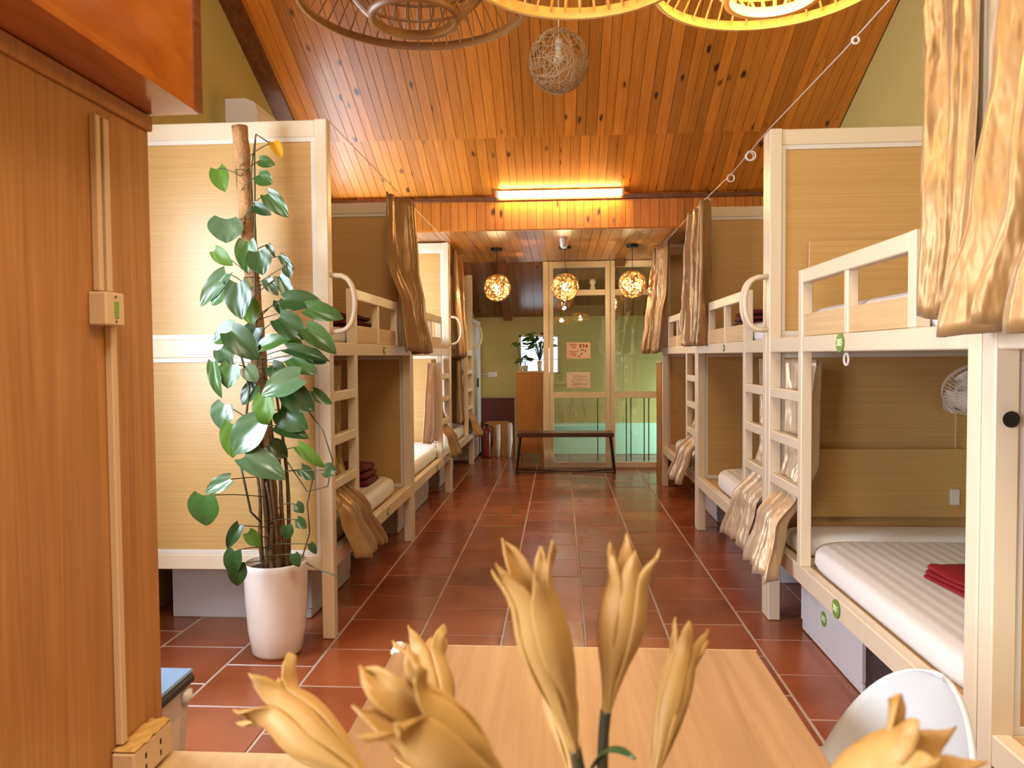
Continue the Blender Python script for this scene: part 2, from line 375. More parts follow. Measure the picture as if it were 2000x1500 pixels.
mb.box(-XW, wx0, YB, YB+.12, .43, 2.0).box(wx1, XW, YB, YB+.12, .43, 2.0).box(wx0, wx1, YB, YB+.12, .43, wz0).box(wx0, wx1, YB, YB+.12, wz1, 2.0)
tag(mb.build('wall_back', M['green'], loc=(0, 0, 0)), kind='structure')
tag(MB().box(-.2, XW, YB-.02, YB+.12, 0, .43, .005).build('trim_1', M['mint'], loc=(0, 0, 0)), 'pale mint band low on the back wall, light put into its colour', kind='structure')
tag(MB().box(-XW, -.2, YB, YB+.12, 0, .43).build('wall_back_base', M['green'], loc=(0, 0, 0)), kind='structure')
mb = MB().box(-XW, XW, -3.12, -3, 0, 3.0)
tag(mb.build('wall_rear', M['green'], loc=(0, 0, 0)), kind='structure')
# window in the back wall
wf = MB(); f = .03
wf.box(wx0, wx1, YB+.02, YB+.07, wz0, wz0+f).box(wx0, wx1, YB+.02, YB+.07, wz1-f, wz1).box(wx0, wx0+f, YB+.02, YB+.07, wz0, wz1).box(wx1-f, wx1, YB+.02, YB+.07, wz0, wz1)
win = wf.build('window_1', M['trim'], loc=(0, 0, 0)); tag(win, 'small bright window in the green back wall', kind='structure')
MB().box(wx0+f, wx1-f, YB+.04, YB+.045, wz0+f, wz1-f).build('pane', glass_mat('window_glass', (.95, .97, 1), .05), win)
MB().box((wx0+wx1)/2+.1, (wx0+wx1)/2+.115, YB+.03, YB+.06, wz0, wz1).build('mullion', M['trim'], win)
for zz in (1.3, 1.48): MB().box(wx0, wx1, YB+.03, YB+.06, zz, zz+.012).build('mullion', M['trim'], win)

def side_window(n, x, ya, yb, z0, z1):
    mb = MB(); f_ = .045; xa, xb_ = (x-.03, x+.0) if x < 0 else (x, x+.03)
    mb.box(xa, xb_, ya, yb, z0, z0+f_).box(xa, xb_, ya, yb, z1-f_, z1).box(xa, xb_, ya, ya+f_, z0+f_, z1-f_).box(xa, xb_, yb-f_, yb, z0+f_, z1-f_).box(xa, xb_, (ya+yb)/2-.02, (ya+yb)/2+.02, z0+f_, z1-f_)
    o = mb.build('window_%d' % n, M['trim'], loc=(x, (ya+yb)/2, z0)); tag(o, kind='structure')
    for a_, b_ in ((ya+f_, (ya+yb)/2-.02), ((ya+yb)/2+.02, yb-f_)): MB().box((xa+xb_)/2-.002, (xa+xb_)/2+.002, a_, b_, z0+f_, z1-f_).build('pane', M['win_glass'], o)
M['win_glass'] = glass_mat('side_window_glass', (.97, .98, 1), .04)
side_window(2, -XW, -2.0, .2, .8, 2.3); side_window(3, -XW, 1.8, 2.8, .9, 2.3); side_window(4, -XW, 5.95, 7.25, .72, 2.28); side_window(5, XW, 9.5, 10.3, .15, .95)  # first and last frame unseen openings added for the fill lights

# ceiling : planks on dark backing
ceil = MB()
def slab(y0, z0, y1, z1, t=.05, x0=None, x1=None):
    n = Vector((0, -(z1-z0), (y1-y0))).normalized()*t; a, b = Vector((0, y0, z0)), Vector((0, y1, z1))
    q = []
    for x in ((-XW, XW) if x0 is None else (x0, x1)):
        q += [a+Vector((x, 0, 0)), b+Vector((x, 0, 0)), b+n+Vector((x, 0, 0)), a+n+Vector((x, 0, 0))]
    i = len(ceil.v); ceil.v += q
    for fc in ((0, 1, 2, 3), (7, 6, 5, 4), (0, 4, 5, 1), (1, 5, 6, 2), (2, 6, 7, 3), (3, 7, 4, 0)): ceil.f.append(tuple(i+k for k in fc))
g = .016
slab(YR, zc(YR)+g, YFA+.02, zc(YFA+.02)+g); slab(-3, zc(YR)+g-.48*5, -1.2, zc(YR)+g-.48*3.2); slab(.5, zc(YR)+g-.48*1.5, YR, zc(YR)+g)
for _x0, _x1 in ((-XW, -.9), (.9, XW)): slab(-1.2, zc(YR)+g-.48*3.2, .5, zc(YR)+g-.48*1.5, x0=_x0, x1=_x1)  # gap left in the unseen roof slope for the added fill
ZFT = zc(YFA)
ceil.box(-XW, XW, YFA+g, YFA+.06, ZLC, ZFT+.05)
slab(YFA, ZLC+g, YG+.02, ZLC+g); slab(YG, ZLC+g, YB+.05, ZLC+g-SL*(YB+.05-YG))
cl = ceil.build('ceiling', M['pine_dark'], loc=(0, 0, 0)); tag(cl, kind='structure')
def planks(ya, za, yb, zb, wlo, whi, lift=.0, name='plank', xr=(-XW, XW), mat='pine'):
    a, b = Vector((0, ya, za)), Vector((0, yb, zb)); ln = (b-a).length; ang = math.atan2(zb-za, yb-ya)
    me = MB().box(-.5, .5, 0, ln, 0, .014, .003).mesh(name, mat=M[mat])
    x = xr[0]
    while x < xr[1]-.01:
        w = min(random.uniform(wlo, whi), xr[1]-x)
        o = bpy.data.objects.new(name, me); COL.objects.link(o); o.parent = cl
        o.location = (x+w/2, ya, za+lift+random.uniform(-.001, .0015)); o.rotation_euler = (ang, 0, 0); o.scale = (w-.003, 1, 1)
        x += w
planks(YR, zc(YR), YF+.01, zc(YF+.01), .062, .092, lift=-.012)
planks(YF, zc(YF), YFA, zc(YFA), .062, .092)
planks(YFA, ZLC, YFA-.0001, ZFT-.002, .062, .092)
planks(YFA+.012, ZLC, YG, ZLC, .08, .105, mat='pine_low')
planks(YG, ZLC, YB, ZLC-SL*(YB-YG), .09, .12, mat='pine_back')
tag(MB().box(-XW, XW, YFA-.035, YFA, ZFT-.05, ZFT-.012, .006).build('trim_2', M['pine_dark'], loc=(0, 0, 0)), 'dark wooden moulding above the fascia boards', kind='structure')
tag(MB().box(-XW, XW, YFA-.004, YFA+.01, ZLC-.008, ZLC+.004).build('trim_3', M['pine'], loc=(0, 0, 0)), kind='structure')
def beam_slope(name, xc, w, h, ya, yb, off, label):
    mb = MB(); za, zb = ZLC-SL*(ya-YG), ZLC-SL*(yb-YG); n = len(mb.v)
    for (y, z) in ((ya, za), (yb, zb)):
        for (dx, dz) in ((-w/2, -h), (w/2, -h), (w/2, -.002), (-w/2, -.002)): mb.v.append(Vector((xc+dx, y, z+dz+off)))
    mb.f += [(0, 1, 2, 3), (7, 6, 5, 4), (0, 4, 5, 1), (1, 5, 6, 2), (2, 6, 7, 3), (3, 7, 4, 0)]
    o = mb.build(name, M['pine_dark'], loc=(xc, ya, 0)); tag(o, label, kind='structure')
beam_slope('trim_4', -.70, .12, .09, 8.9, 10.42, -.0, 'dark wooden rafter under the sloping back ceiling')
beam_slope('trim_5', .72, .12, .09, 8.9, 10.42, -.0, 'dark wooden rafter behind the glass partition')
# dark strip added in place of the shade along the left gable
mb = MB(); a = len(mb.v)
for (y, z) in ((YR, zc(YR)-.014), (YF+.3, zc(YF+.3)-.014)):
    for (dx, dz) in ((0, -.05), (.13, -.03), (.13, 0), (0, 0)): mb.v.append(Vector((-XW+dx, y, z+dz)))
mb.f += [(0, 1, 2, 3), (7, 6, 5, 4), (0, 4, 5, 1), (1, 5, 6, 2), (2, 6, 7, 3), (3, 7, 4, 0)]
tag(mb.build('trim_6', M['pine_dark'], loc=(-XW, YR, 0)), 'dark strip standing in for shade where the ceiling meets the green gable', kind='structure')

# ------------------------------------------------------------------ glass partition
gp = thing('glass_partition', (.5, YG, 0), 'white framed full-height glass partition behind the dark bench', 'partition')
def fr(x0, x1, z0, z1, name='frame_rail', d=.03): return MB().box(x0, x1, YG-d, YG+d, z0, z1, .004).build(name, M['cream'], gp)
for (x0, x1) in ((-.196, -.13), (-.125, -.075), (.548, .605), (.61, .664), (1.62, 1.70), (2.12, 2.198)): fr(x0, x1, 0, 2.488, 'frame_post')
for (x0, x1) in ((-.075, .548), (.664, 1.62), (1.70, 2.12)):
    fr(x0, x1, 2.41, 2.486); fr(x0, x1, 2.078, 2.146); fr(x0, x1, .84, .918); fr(x0, x1, .0, .068)
    for z0, z1 in ((2.146, 2.41), (.918, 2.078), (.068, .84)): MB().box(x0, x1, YG-.003, YG+.003, z0, z1).build('pane', M['glass'], gp)
    n = 0
for x in (.455, .80, .855, 1.015, 1.07, 1.25, 1.31, 1.47): MB().box(x-.006, x+.006, YG+.034, YG+.046, .07, .84).build('safety_bar', M['black'], gp)
def notice(name, x0, x1, z0, z1, mat, marks, label):
    o = MB().box(x0, x1, YG-.0065, YG-.0045, z0, z1).build(name, mat); tag(o, label, 'notice')
    for (a, b, c, d, m) in marks:
        MB().box(x0+(x1-x0)*a, x0+(x1-x0)*b, YG-.0072, YG-.0063, z1-(z1-z0)*d, z1-(z1-z0)*c).build('printed_mark', M[m], o)
notice('paper_notice', .08, .368, 1.32, 1.515, M['paper_pink'],
       [(.12, .45, .1, .14, 'inkred'), (.16, .42, .2, .23, 'inkred'), (.25, .4, .3, .34, 'ink'), (.12, .5, .54, .57, 'inkred'), (.18, .42, .64, .67, 'inkred'), (.12, .42, .72, .75, 'inkred'), (.25, .42, .8, .83, 'ink'),
        (.55, .63, .12, .33, 'inkred'), (.68, .76, .12, .22, 'ink'), (.68, .76, .27, .33, 'ink'), (.80, .89, .14, .32, 'inkred'), (.6, .73, .44, .51, 'ink'), (.77, .82, .47, .6, 'ink'), (.6, .69, .67, .74, 'ink'), (.49, .59, .83, .89, 'ink')],
       'peach coloured notice with red and black pictures taped to the glass')
notice('paper_notice', .084, .367, .965, 1.155, M['paper'],
       [(.12, .2, .1, .13, 'ink'), (.25, .65, .2, .22, 'ink'), (.25, .85, .28, .3, 'ink'), (.25, .7, .4, .42, 'ink'), (.25, .92, .5, .52, 'ink'), (.14, .3, .57, .59, 'ink'), (.25, .62, .66, .68, 'ink'), (.25, .87, .74, .77, 'ink'), (.2, .5, .83, .85, 'ink'), (.35, .8, .93, .95, 'ink')],
       'pale sheet of printed lines taped to the glass, the lower one')
# ornaments on the transom
t = thing('figurine', (.40, YG-.005, 2.146), 'small round-headed white figurine on the partition rail', 'figurine')
MB().lathe((.40, YG-.005, 2.146), [(0, 0), (.035, 0), (.03, .03), (.024, .055)], 14).build('body', M['plastic'], t, True)
MB().lathe((.40, YG-.005, 2.146), [(.02, .05), (.037, .075), (.04, .095), (.03, .12), (0, .132)], 14).build('head', M['plastic'], t, True)

# ------------------------------------------------------------------ lights of the place
def point(name, loc, watts, color, parent=None, rad=.03):
    l = bpy.data.lights.new(name, 'POINT'); l.energy = watts; l.color = color; l.shadow_soft_size = rad
    o = bpy.data.objects.new(name, l); COL.objects.link(o)
    if parent is not None: o.parent = parent; o.location = Vector(loc)-W[parent.name]
    else: o.location = loc
    return o
WARM = (1, .66, .30)
tt = thing('tube_lamp', (.01, YFA-.05, ZFT-.02), 'lit white tube lamp on the wooden fascia', 'tube lamp')
MB().box(-.56, .575, YFA-.085, YFA-.038, ZFT+.02, ZFT+.034, .004).build('housing', M['plastic'], tt)
MB().box(-.535, .55, YFA-.088, YFA-.034, ZFT-.028, ZFT+.02, .012).build('diffuser', M['tube'], tt)
for x in (-.56, .55): MB().box(x, x+.025, YFA-.09, YFA-.032, ZFT-.03, ZFT+.034, .004).build('end_cap', M['plastic'], tt)

def woven(R, n, r, seed, squash=1.0, jit=.25):
    rnd = random.Random(seed); mb = MB()
    for i in range(n):
        nrm = Vector((rnd.gauss(0, 1), rnd.gauss(0, 1), rnd.gauss(0, 1))).normalized(); d = rnd.uniform(-.75, .75)*R
        rr = math.sqrt(R*R-d*d); a = nrm.orthogonal().normalized(); b = nrm.cross(a); ph = rnd.uniform(0, 6); k2 = rnd.choice((3, 4, 5)); pts = []
        for k in range(30):
            t = 2*PI*k/30; dd = d+R*jit*.4*math.sin(k2*t+ph)
            dd = max(-.97*R, min(.97*R, dd)); rr = math.sqrt(R*R-dd*dd)
            p = nrm*dd+(a*math.cos(t)+b*math.sin(t))*rr; p.z *= squash; pts.append(p)
        mb.tube(pts, r, 3, closed=True)
    return mb
globe_me = woven(.14, 96, .0036, 3).mesh('woven_shell', mat=M['rattan'])
def globe_lamp(x, y, zg, label):
    t = thing('globe_pendant', (x, y, zg), label, 'pendant lamp', 'lit globe pendants by the glass partition')
    s = bpy.data.objects.new('woven_shell', globe_me); COL.objects.link(s); s.parent = t; s.rotation_euler = (0, 0, random.uniform(0, 6)); s['kind'] = 'stuff'
    MB().lathe((x, y, zg), [(0, -.045), (.024, -.038), (.032, -.012), (.026, .012), (.014, .035), (.013, .05)], 14).build('bulb', M['bulb'], t, True)
    MB().lathe((x, y, zg), [(.017, .035), (.019, .075), (0, .08)], 12).build('socket', M['black'], t)
    MB().tube([(x, y, zg+.07), (x, y, ZLC-.02)], .004, 6).build('cord', M['black'], t)
    MB().lathe((x, y, ZLC), [(0, -.026), (.062, -.026), (.062, 0), (0, 0)], 20).build('canopy', M['black'], t)
    point('globe_light', (x, y, zg-.07), 92, (1, .72, .36), t, .03)
globe_lamp(-.654, 8.05, 2.077, 'lit woven globe pendant hanging left of the glass, before bare wood')
globe_lamp(.061, 8.0, 2.074, 'lit woven globe pendant in the middle of the three')
globe_lamp(.75, 7.95, 2.086, 'lit woven globe pendant next to the bronze curtain')
# smoke detector on the low ceiling
sd = thing('ceiling_sensor', (.045, 7.45, ZLC), 'white cylindrical sensor on the low wooden ceiling', 'sensor')
MB().lathe((.045, 7.45, ZLC), [(0, -.095), (.025, -.092), (.036, -.075), (.036, -.03)], 16).build('dome', M['plastic'], sd, True)
MB().lathe((.045, 7.45, ZLC), [(.036, -.03), (.04, -.028), (.04, 0), (0, 0)], 16).build('base', M['plastic'], sd)
# dull unlit rattan ball under the slope
bx, by, bz = .003, 4.0, 2.872
t = thing('rattan_ball_lamp', (bx, by, bz), 'unlit brown rattan ball lamp under the wooden ceiling', 'pendant lamp')
o = woven(.152, 50, .0021, 11, 1.06, .6); o = bpy.data.objects.new('woven_shell', o.mesh('woven_shell', mat=M['rattan_dull'])); COL.objects.link(o); o.parent = t; o['kind'] = 'stuff'
MB().lathe((bx, by, bz), [(0, -.02), (.022, -.012), (.03, .012), (.018, .045), (.015, .06)], 14).build('bulb', M['bulb_off'], t, True)
MB().lathe((bx, by, bz), [(.018, .055), (.02, .11), (0, .115)], 12).build('socket', M['plastic'], t)
MB().tube([(bx, by, bz+.11), (bx, by, zc(by)-.02)], .003, 6).build('cord', M['plastic'], t)

def hat_lamp(x, y, z, R, ri, dz, lit, tilt, label, watts):
    mt = M['bamboo'] if lit else M['bamboo_unlit']
    t = thing('bamboo_pendant', (x, y, z), label, 'pendant lamp', 'bamboo hat pendants over the table')
    c = Vector((x, y, z))
    MB().lathe(c, [(R-.004, -.011), (R+.004, -.011), (R+.005, .011), (R-.003, .011), (R-.004, -.011)], 64).build('rim', mt, t, True)
    h = R*.62; rt = R*.16
    def hat(f): return (R-.002+(rt-R)*f, h*math.sin(f*PI/2)**.9)
    nr = 44
    for k in range(nr):
        a = 2*PI*k/nr; pts = []
        for i in range(8):
            r, zz = hat(i/7); pts.append(c+Vector((r*math.cos(a), r*math.sin(a), zz)))
        MB().tube(pts, .0026, 4).build('rib', mt, t)
    MB().lathe(c, [(rt-.003, h-.012), (rt+.006, h-.012), (rt+.006, h+.012), (rt-.003, h+.012), (rt-.003, h-.012)], 24).build('crown_ring', mt, t)
    # inner shade
    ci = c+Vector((0, 0, -dz)); hi = ri*1.7
    MB().lathe(ci, [(ri-.006, -.010), (ri+.006, -.011), (ri+.009, .011), (ri-.004, .012), (ri-.006, -.010)], 48).build('inner_rim', mt, t, True)
    for k in range(34):
        a = 2*PI*k/34; pts = []
        for i in range(7):
            f = i/6; r = ri*(1+.75*math.sin(f*PI*.75)) if f < .8 else ri*(1.66-2.6*(f-.8)); pts.append(ci+Vector((r*math.cos(a), r*math.sin(a), hi*f)))
        MB().tube(pts, .0034, 4).build('inner_slat', mt, t)
    for f in (.35, .62, .84):
        r = ri*(1+.75*math.sin(f*PI*.75)) if f < .8 else ri*(1.66-2.6*(f-.8))
        MB().tube(circle(ci+Vector((0, 0, hi*f)), r+.004, 40), .005, 5, closed=True).build('weave_band', mt, t)
    MB().lathe(ci+Vector((0, 0, hi*.45)), [(0, -.04), (.026, -.03), (.032, -.005), (.018, .03), (.015, .05)], 14).build('bulb', M['bulb'] if lit else M['bulb_off'], t, True)
    MB().tube([ci+Vector((0, 0, hi*.45+.05)), (x, y, zc(max(y, YR))-.05)], .004, 6).build('cord', M['black'], t)
    if lit: point('pendant_light', ci+Vector((0, 0, hi*.30)), watts, WARM, t, .04)
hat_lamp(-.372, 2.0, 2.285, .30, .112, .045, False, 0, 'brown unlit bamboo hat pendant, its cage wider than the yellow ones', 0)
hat_lamp(.045, 1.40, 2.065, .215, .085, -.03, True, 0, 'glowing yellow bamboo hat pendant, middle one, only its rim showing', 24)
hat_lamp(.455, 1.67, 2.155, .25, .096, .038, True, 0, 'glowing yellow bamboo hat pendant nearest the gold curtains', 26)

# ------------------------------------------------------------------ bunk beds
PW, PH = .06, 2.48
def bunk(Xa, s, y0, lad, label, guard=True, far_end_only=False, num=None, near_panel=True):
    """Xa aisle face, s=+1 bed lies towards +X; lad 'near'/'far' end of the ladder"""
    y0 += .004; y1 = y0+1.992; xb = s*XW-s*.012
    t = thing('bunk_bed', (Xa, y0, 0), label, 'bunk bed', 'cream bunk beds along the aisle')
    def X(d): return Xa+s*d
    def b(name, d0, d1, ya, yb, z0, z1, m='cream', bev=.004): return MB().box(X(d0), X(d1), ya, yb, z0, z1, bev).build(name, M[m], t)
    D = abs(xb-Xa)
    b('post', 0, PW, y0, y0+PW, 0, PH); b('post', 0, PW, y1-PW, y1, 0, PH)
    b('post', D-PW, D, y0, y0+PW, 0, PH); b('post', D-PW, D, y1-PW, y1, 0, PH)
    for z0, z1 in ((.335, .415), (1.365, 1.432)):
        b('side_rail', .004, .05, y0+PW, y1-PW, z0, z1); b('side_rail', D-.05, D-.004, y0+PW, y1-PW, z0, z1)
        b('bed_deck', .05, D-.05, y0+.05, y1-.05, z1-.035, z1-.012, 'laminate_light', 0)
    for e, ya, yb in ((0, y0+.008, y0+.05), (1, y1-.05, y1-.008)):
        for z0, z1 in ((2.40, PH-.002), (1.36, 1.45), (.33, .405)): b('end_rail', PW, D-PW, ya, yb, z0, z1)
        ym = (ya+yb)/2
        for z0, z1 in ((.405, 1.36), (1.45, 2.40)):
            p = b('end_panel', PW, D-PW, ym-.009, ym+.009, z0, z1, 'laminate', 0)
            for sd in (-1, 1):
                yy = ym+sd*.013
                for (d0, d1, za, zb) in ((PW, D-PW, z0, z0+.022), (PW, D-PW, z1-.022, z1), (PW, PW+.022, z0+.022, z1-.022), (D-PW-.022, D-PW, z0+.022, z1-.022)):
                    MB().box(X(d0), X(d1), yy-.004, yy+.004, za, zb, .002).build('bead', M['trim'], p)
    # ladder stile doubles as a guard post
    if lad == 'far': ls0, ls1, ga = y1-.565, y1-.515, y1-1.63
    else: ls0, ls1, ga = y0+.455, y0+.505, y0+1.56
    b('ladder_stile', .002, .05, ls0, ls1, .415, 1.725)
    ra, rb = (ls1, y1-PW) if lad == 'far' else (y0+PW, ls0)
    for z in (.735, .95, 1.165): b('ladder_rung', .004, .046, ra, rb, z-.024, z+.024)
    go, gi = (ls0, ga+.05) if lad == 'far' else (ls1, ga-.05)
    lo, hi = min(go, gi), max(go, gi)
    ge = (ga, ga+.05) if lad == 'far' else (ga-.05, ga)
    b('guard_post', .002, .05, ge[0], ge[1], 1.432, 1.725)
    b('guard_rail', .003, .049, lo, hi, 1.665, 1.724)
    mid = (lo+hi)/2
    b('guard_post', .004, .046, mid-.018, mid+.018, 1.432, 1.665)
    b('guard_board', .012, .036, lo, mid-.018, 1.434, 1.53, 'laminate_light', .001); b('guard_board', .012, .036, mid+.018, hi, 1.434, 1.53, 'laminate_light', .001)
    # grab handle into the aisle on the ladder-side post
    hy = y1-PW/2 if lad == 'far' else y0+PW/2
    pts = []
    for k in range(15):
        a = -PI/2+PI*k/14; pts.append((X(-.115*max(0, math.cos(a))**.55), hy, 1.615+.135*math.sin(a)))
    MB().tube(pts, .0125, 8).build('grab_handle', M['cream'], t, True)
    return t, X, D
def text(parent, body, size, mat, loc, rot, name='number_print'):
    c = bpy.data.curves.new(name, 'FONT'); c.body = body; c.size = size; c.align_x = 'CENTER'; c.align_y = 'CENTER'; c.extrude = .0006; c.offset = .0012; c.materials.append(mat)
    tmp = bpy.data.objects.new(name, c); me = bpy.data.meshes.new_from_object(tmp); bpy.data.objects.remove(tmp)
    o = bpy.data.objects.new(name, me); COL.objects.link(o); o.parent = parent; o.location = Vector(loc)-W[parent.name]; o.rotation_euler = rot; W[o.name] = W[parent.name]; return o
def badge(t, x, s, y, z, r, num):
    p = MB().lathe((x, y, z), [(0, -s*.003), (r, -s*.003), (r, 0)], 24, 'x').build('number_badge', M['badge'], t)
    text(p, num, r*.98, M['badge_text'], (x-s*.0035, y, z), (PI/2, 0, -PI/2 if s > 0 else PI/2))
XL, XR = -1.089, 1.054
YL, YRr = 3.565, 3.985
B = {}
B['L1'] = bunk(XL, -1, YL, 'near', 'cream bunk bed directly behind the tall potted plant')
B['L2'] = bunk(XL, -1, YL+2, 'far', 'cream bunk bed with a daylit bright white lower berth')
B['L3'] = bunk(XL, -1, YL+4, 'far', 'cream bunk bed on the plant side, next to the white locker')
B['R0'] = bunk(XR, 1, YRr-2, 'far', 'cream bunk bed with green number badge 305 and a wall fan')
B['R1'] = bunk(XR, 1, YRr, 'near', 'cream bunk bed between the badge 305 bunk and the one by the glass')
B['R2'] = bunk(XR, 1, YRr+2, 'near', 'cream bunk bed next to the glass partition, opposite the white locker')
B['RN'] = bunk(XR, 1, YRr-4, 'near', 'cream bunk bed cut off by the picture edge beside the white chair')
t = B['R0'][0]
badge(t, XR, 1, 2.95, 1.397, .036, '305'); badge(t, XR, 1, 2.97, .377, .036, '306')
MB().tube(circle((XR+.02, 2.94, 1.335), .022, 18, 'x'), .0045, 6, closed=True).build('hook_ring', M['plastic'], t)
badge(B['R1'][0], XR, 1, 5.0, 1.398, .022, '303')
badge(B['L1'][0], XL, -1, 4.7, 1.398, .022, '301')
badge(B['L2'][0], XL, -1, 6.7, .375, .022, '304'); badge(B['L1'][0], XL, -1, 4.75, .375, .022, '302')
# fixed folding boards on the far end panels of the 305 bunk
MB().box(1.245, 2.02, 3.90, 3.918, .535, .88, .003).build('folding_board', M['laminate'], t)
MB().box(1.24, 2.05, 3.90, 3.918, 1.565, 1.918, .003).build('folding_board', M['laminate'], t)
MB().box(1.93, 1.975, 3.885, 3.915, .60, .68, .004).build('socket_plate', M['plastic'], t)
# sticker on the neighbouring bunk's inner post
MB().lathe((XR+.030, YRr-2.004-PW-.016, 1.195), [(0, -.002), (.02, -.002), (.02, 0)], 24, 'y').build('round_sticker', M['black'], B['RN'][0])

# ------------------------------------------------------------------ mattresses and bedding
def rounded(x0, x1, y0, y1, z0, z1, r, n=4, puff=.0):
    """soft box : superellipse cross sections"""
    mb = MB(); cx, cy = (x0+x1)/2, (y0+y1)/2; hx, hy = abs(x1-x0)/2, (y1-y0)/2; H = z1-z0
    rings = []
    prof = [(1-r*.5, 0)] + [(1-r*.5+r*.5*math.sin(a), .28-.28*math.cos(a)) for a in (PI/4, PI/2)] + [(1-r*(1-math.cos(a)), .55+.45*math.sin(a)) for a in (PI/8, PI/4, PI*3/8, PI/2)]
    seg = 48
    for (f, h) in prof:
        ring = []
        for k in range(seg):
            a = 2*PI*k/seg; c, s_ = math.cos(a), math.sin(a); e = .22
            px = math.copysign(abs(c)**e, c); py = math.copysign(abs(s_)**e, s_)
            ins = (1-f); ring.append(Vector((cx+px*(hx-ins*.12), cy+py*(hy-ins*.12), z0+H*h)))
        rings.append(ring)
    for rg in rings: mb.v += rg
    for i in range(len(rings)-1):
        for k in range(seg): mb.f.append((i*seg+k, i*seg+(k+1) % seg, (i+1)*seg+(k+1) % seg, (i+1)*seg+k))
    last = (len(rings)-1)*seg; cidx = len(mb.v); mb.v.append(Vector((cx, cy, z1+puff)))
    for k in range(seg): mb.f.append((last+k, last+(k+1) % seg, cidx))
    mb.f.append(tuple(range(seg))[::-1])
    return mb
def mattress(bk, lvl, label, ya, yb, h=.10, d0=.055, mat='sheet'):
    t0, X, D = B[bk]; z = .403+.0015 if lvl == 0 else 1.42+.0015
    o = rounded(min(X(d0), X(D-.07)), max(X(d0), X(D-.07)), ya, yb, z, z+h, .5).build('mattress', M[mat], smooth=True)
    return tag(o, label, 'mattress', 'white mattresses on the bunks')
y = YL
mattress('L1', 0, 'white mattress on the lower berth behind the plant', y+.08, y+1.80, .11)
mattress('L1', 1, 'white mattress on the upper berth behind the plant', y+.08, y+1.92, .10)
mattress('L2', 0, 'sunlit white mattress on the bright lower berth', y+2.08, y+3.92, .11)
mattress('L2', 1, 'white mattress on the upper berth above the bright one', y+2.08, y+3.92, .14)
mattress('L3', 0, 'white mattress on the lower berth by the white locker', y+4.08, y+5.85, .13)
mattress('L3', 1, 'white mattress on the upper berth by the white locker', y+4.08, y+5.9, .14)
mattress('R0', 0, 'large striped white mattress on the lower berth of the fan bunk', 2.055, 3.55, .105)
mattress('R0', 1, 'white mattress on the upper berth above badge 305', 2.06, 3.66, .14)
mattress('R1', 0, 'white mattress with rounded end on the lower middle berth opposite the plant', 4.08, 5.62, .13)
mattress('R1', 1, 'white mattress on the upper middle berth opposite the plant', 4.08, 5.9, .12)
mattress('R2', 0, 'white mattress on the lower berth beside the glass partition', 6.08, 7.62, .13)
mattress('R2', 1, 'white mattress on the upper berth beside the glass partition', 6.08, 7.9, .12)
mattress('RN', 0, 'white mattress on the lower berth at the picture edge', .05, 1.90, .10)
mattress('RN', 1, 'white mattress on the upper berth at the picture edge', .05, 1.90, .10)
# folded pad along the far end of the fan bunk's bed
o = rounded(1.11, 2.1, 3.60, 3.88, .405, .505, .5).build('mattress_pad', M['cotton'], smooth=True); tag(o, 'folded white pad between the striped mattress and end panel', 'pad')
def blanket(name, x0, x1, y0, y1, z0, h, mat, label, rz=0):
    cx, cy = (x0+x1)/2, (y0+y1)/2; t = thing(name, (cx, cy, z0), label, 'blanket')
    n = 3; 
    for k in range(n):
        e = .012*k
        mb = rounded(x0+e*.5, x1-e, y0+e, y1-e*.3, z0+h*k/n, z0+h*(k+1)/n-.001, .6)
        for v in mb.v: v.z += .006*math.sin(v.x*31+v.y*17+k)*(v.z-z0)/h
        mb.build('folded_layer', M[mat], t, True)
    t.rotation_euler = (0, 0, rz); return t
blanket('folded_blanket', 1.37, 1.75, 2.60, 2.98, .512, .05, 'red', 'bright red folded blanket on the large striped mattress', .1)
blanket('folded_blanket', -1.75, -1.30, 4.72, 5.36, 1.523, .12, 'maroon', 'dark maroon folded blanket on the upper berth behind the plant')
blanket('folded_blanket', -1.70, -1.24, 4.82, 5.18, .518, .13, 'maroon', 'dark maroon folded blanket on the lower berth behind the plant')
blanket('folded_blanket', 1.2, 1.6, 4.98, 5.45, 1.544, .10, 'maroon', 'dark maroon folded blanket on the upper middle berth')

# ------------------------------------------------------------------ curtains
def smooth(a): return a*a*(3-2*a)
def curtain(label, rows, folds, mat='satin', group=None, seed=0, nu=60, nv=26, s=1):
    """rows : (z, (x,y) start, (x,y) end, fold depth)"""
    rnd = random.Random(seed); ph = rnd.uniform(0, 6); mb = MB(); m = len(rows)-1
    pw = [rnd.uniform(.6, 1.5) for _ in range(3)]
    def fn(u, v):
        q = v*m; i = min(int(q), m-1); f = smooth(q-i); a, b = rows[i], rows[i+1]
        z = a[0]+(b[0]-a[0])*(q-i)
        p0 = Vector(a[1]).lerp(Vector(b[1]), f); p1 = Vector(a[2]).lerp(Vector(b[2]), f); am = a[3]+(b[3]-a[3])*f
        d = p1-p0; n = Vector((-d.y, d.x)); n = n.normalized() if n.length > 1e-6 else Vector((1, 0))
        w = 2*PI*folds*(u+.05*math.sin(u*PI*2*pw[0]+v*1.3))+ph+.5*math.sin(v*3*pw[1]+u*4)
        off = am*(math.sin(w)+.25*math.sin(2.3*w+1+v*2))*(.65+.35*math.sin(u*5*pw[2]+ph+v))
        p = p0+d*u+n*off
        return (p.x, p.y, z+.012*math.sin(w*.5+ph)*v)
    mb.grid(fn, nu, nv)
    o = mb.build('curtain', M[mat], smooth=True, solid=.003); return tag(o, label, 'curtain', group or 'satin bunk curtains')
UZ = 2.44
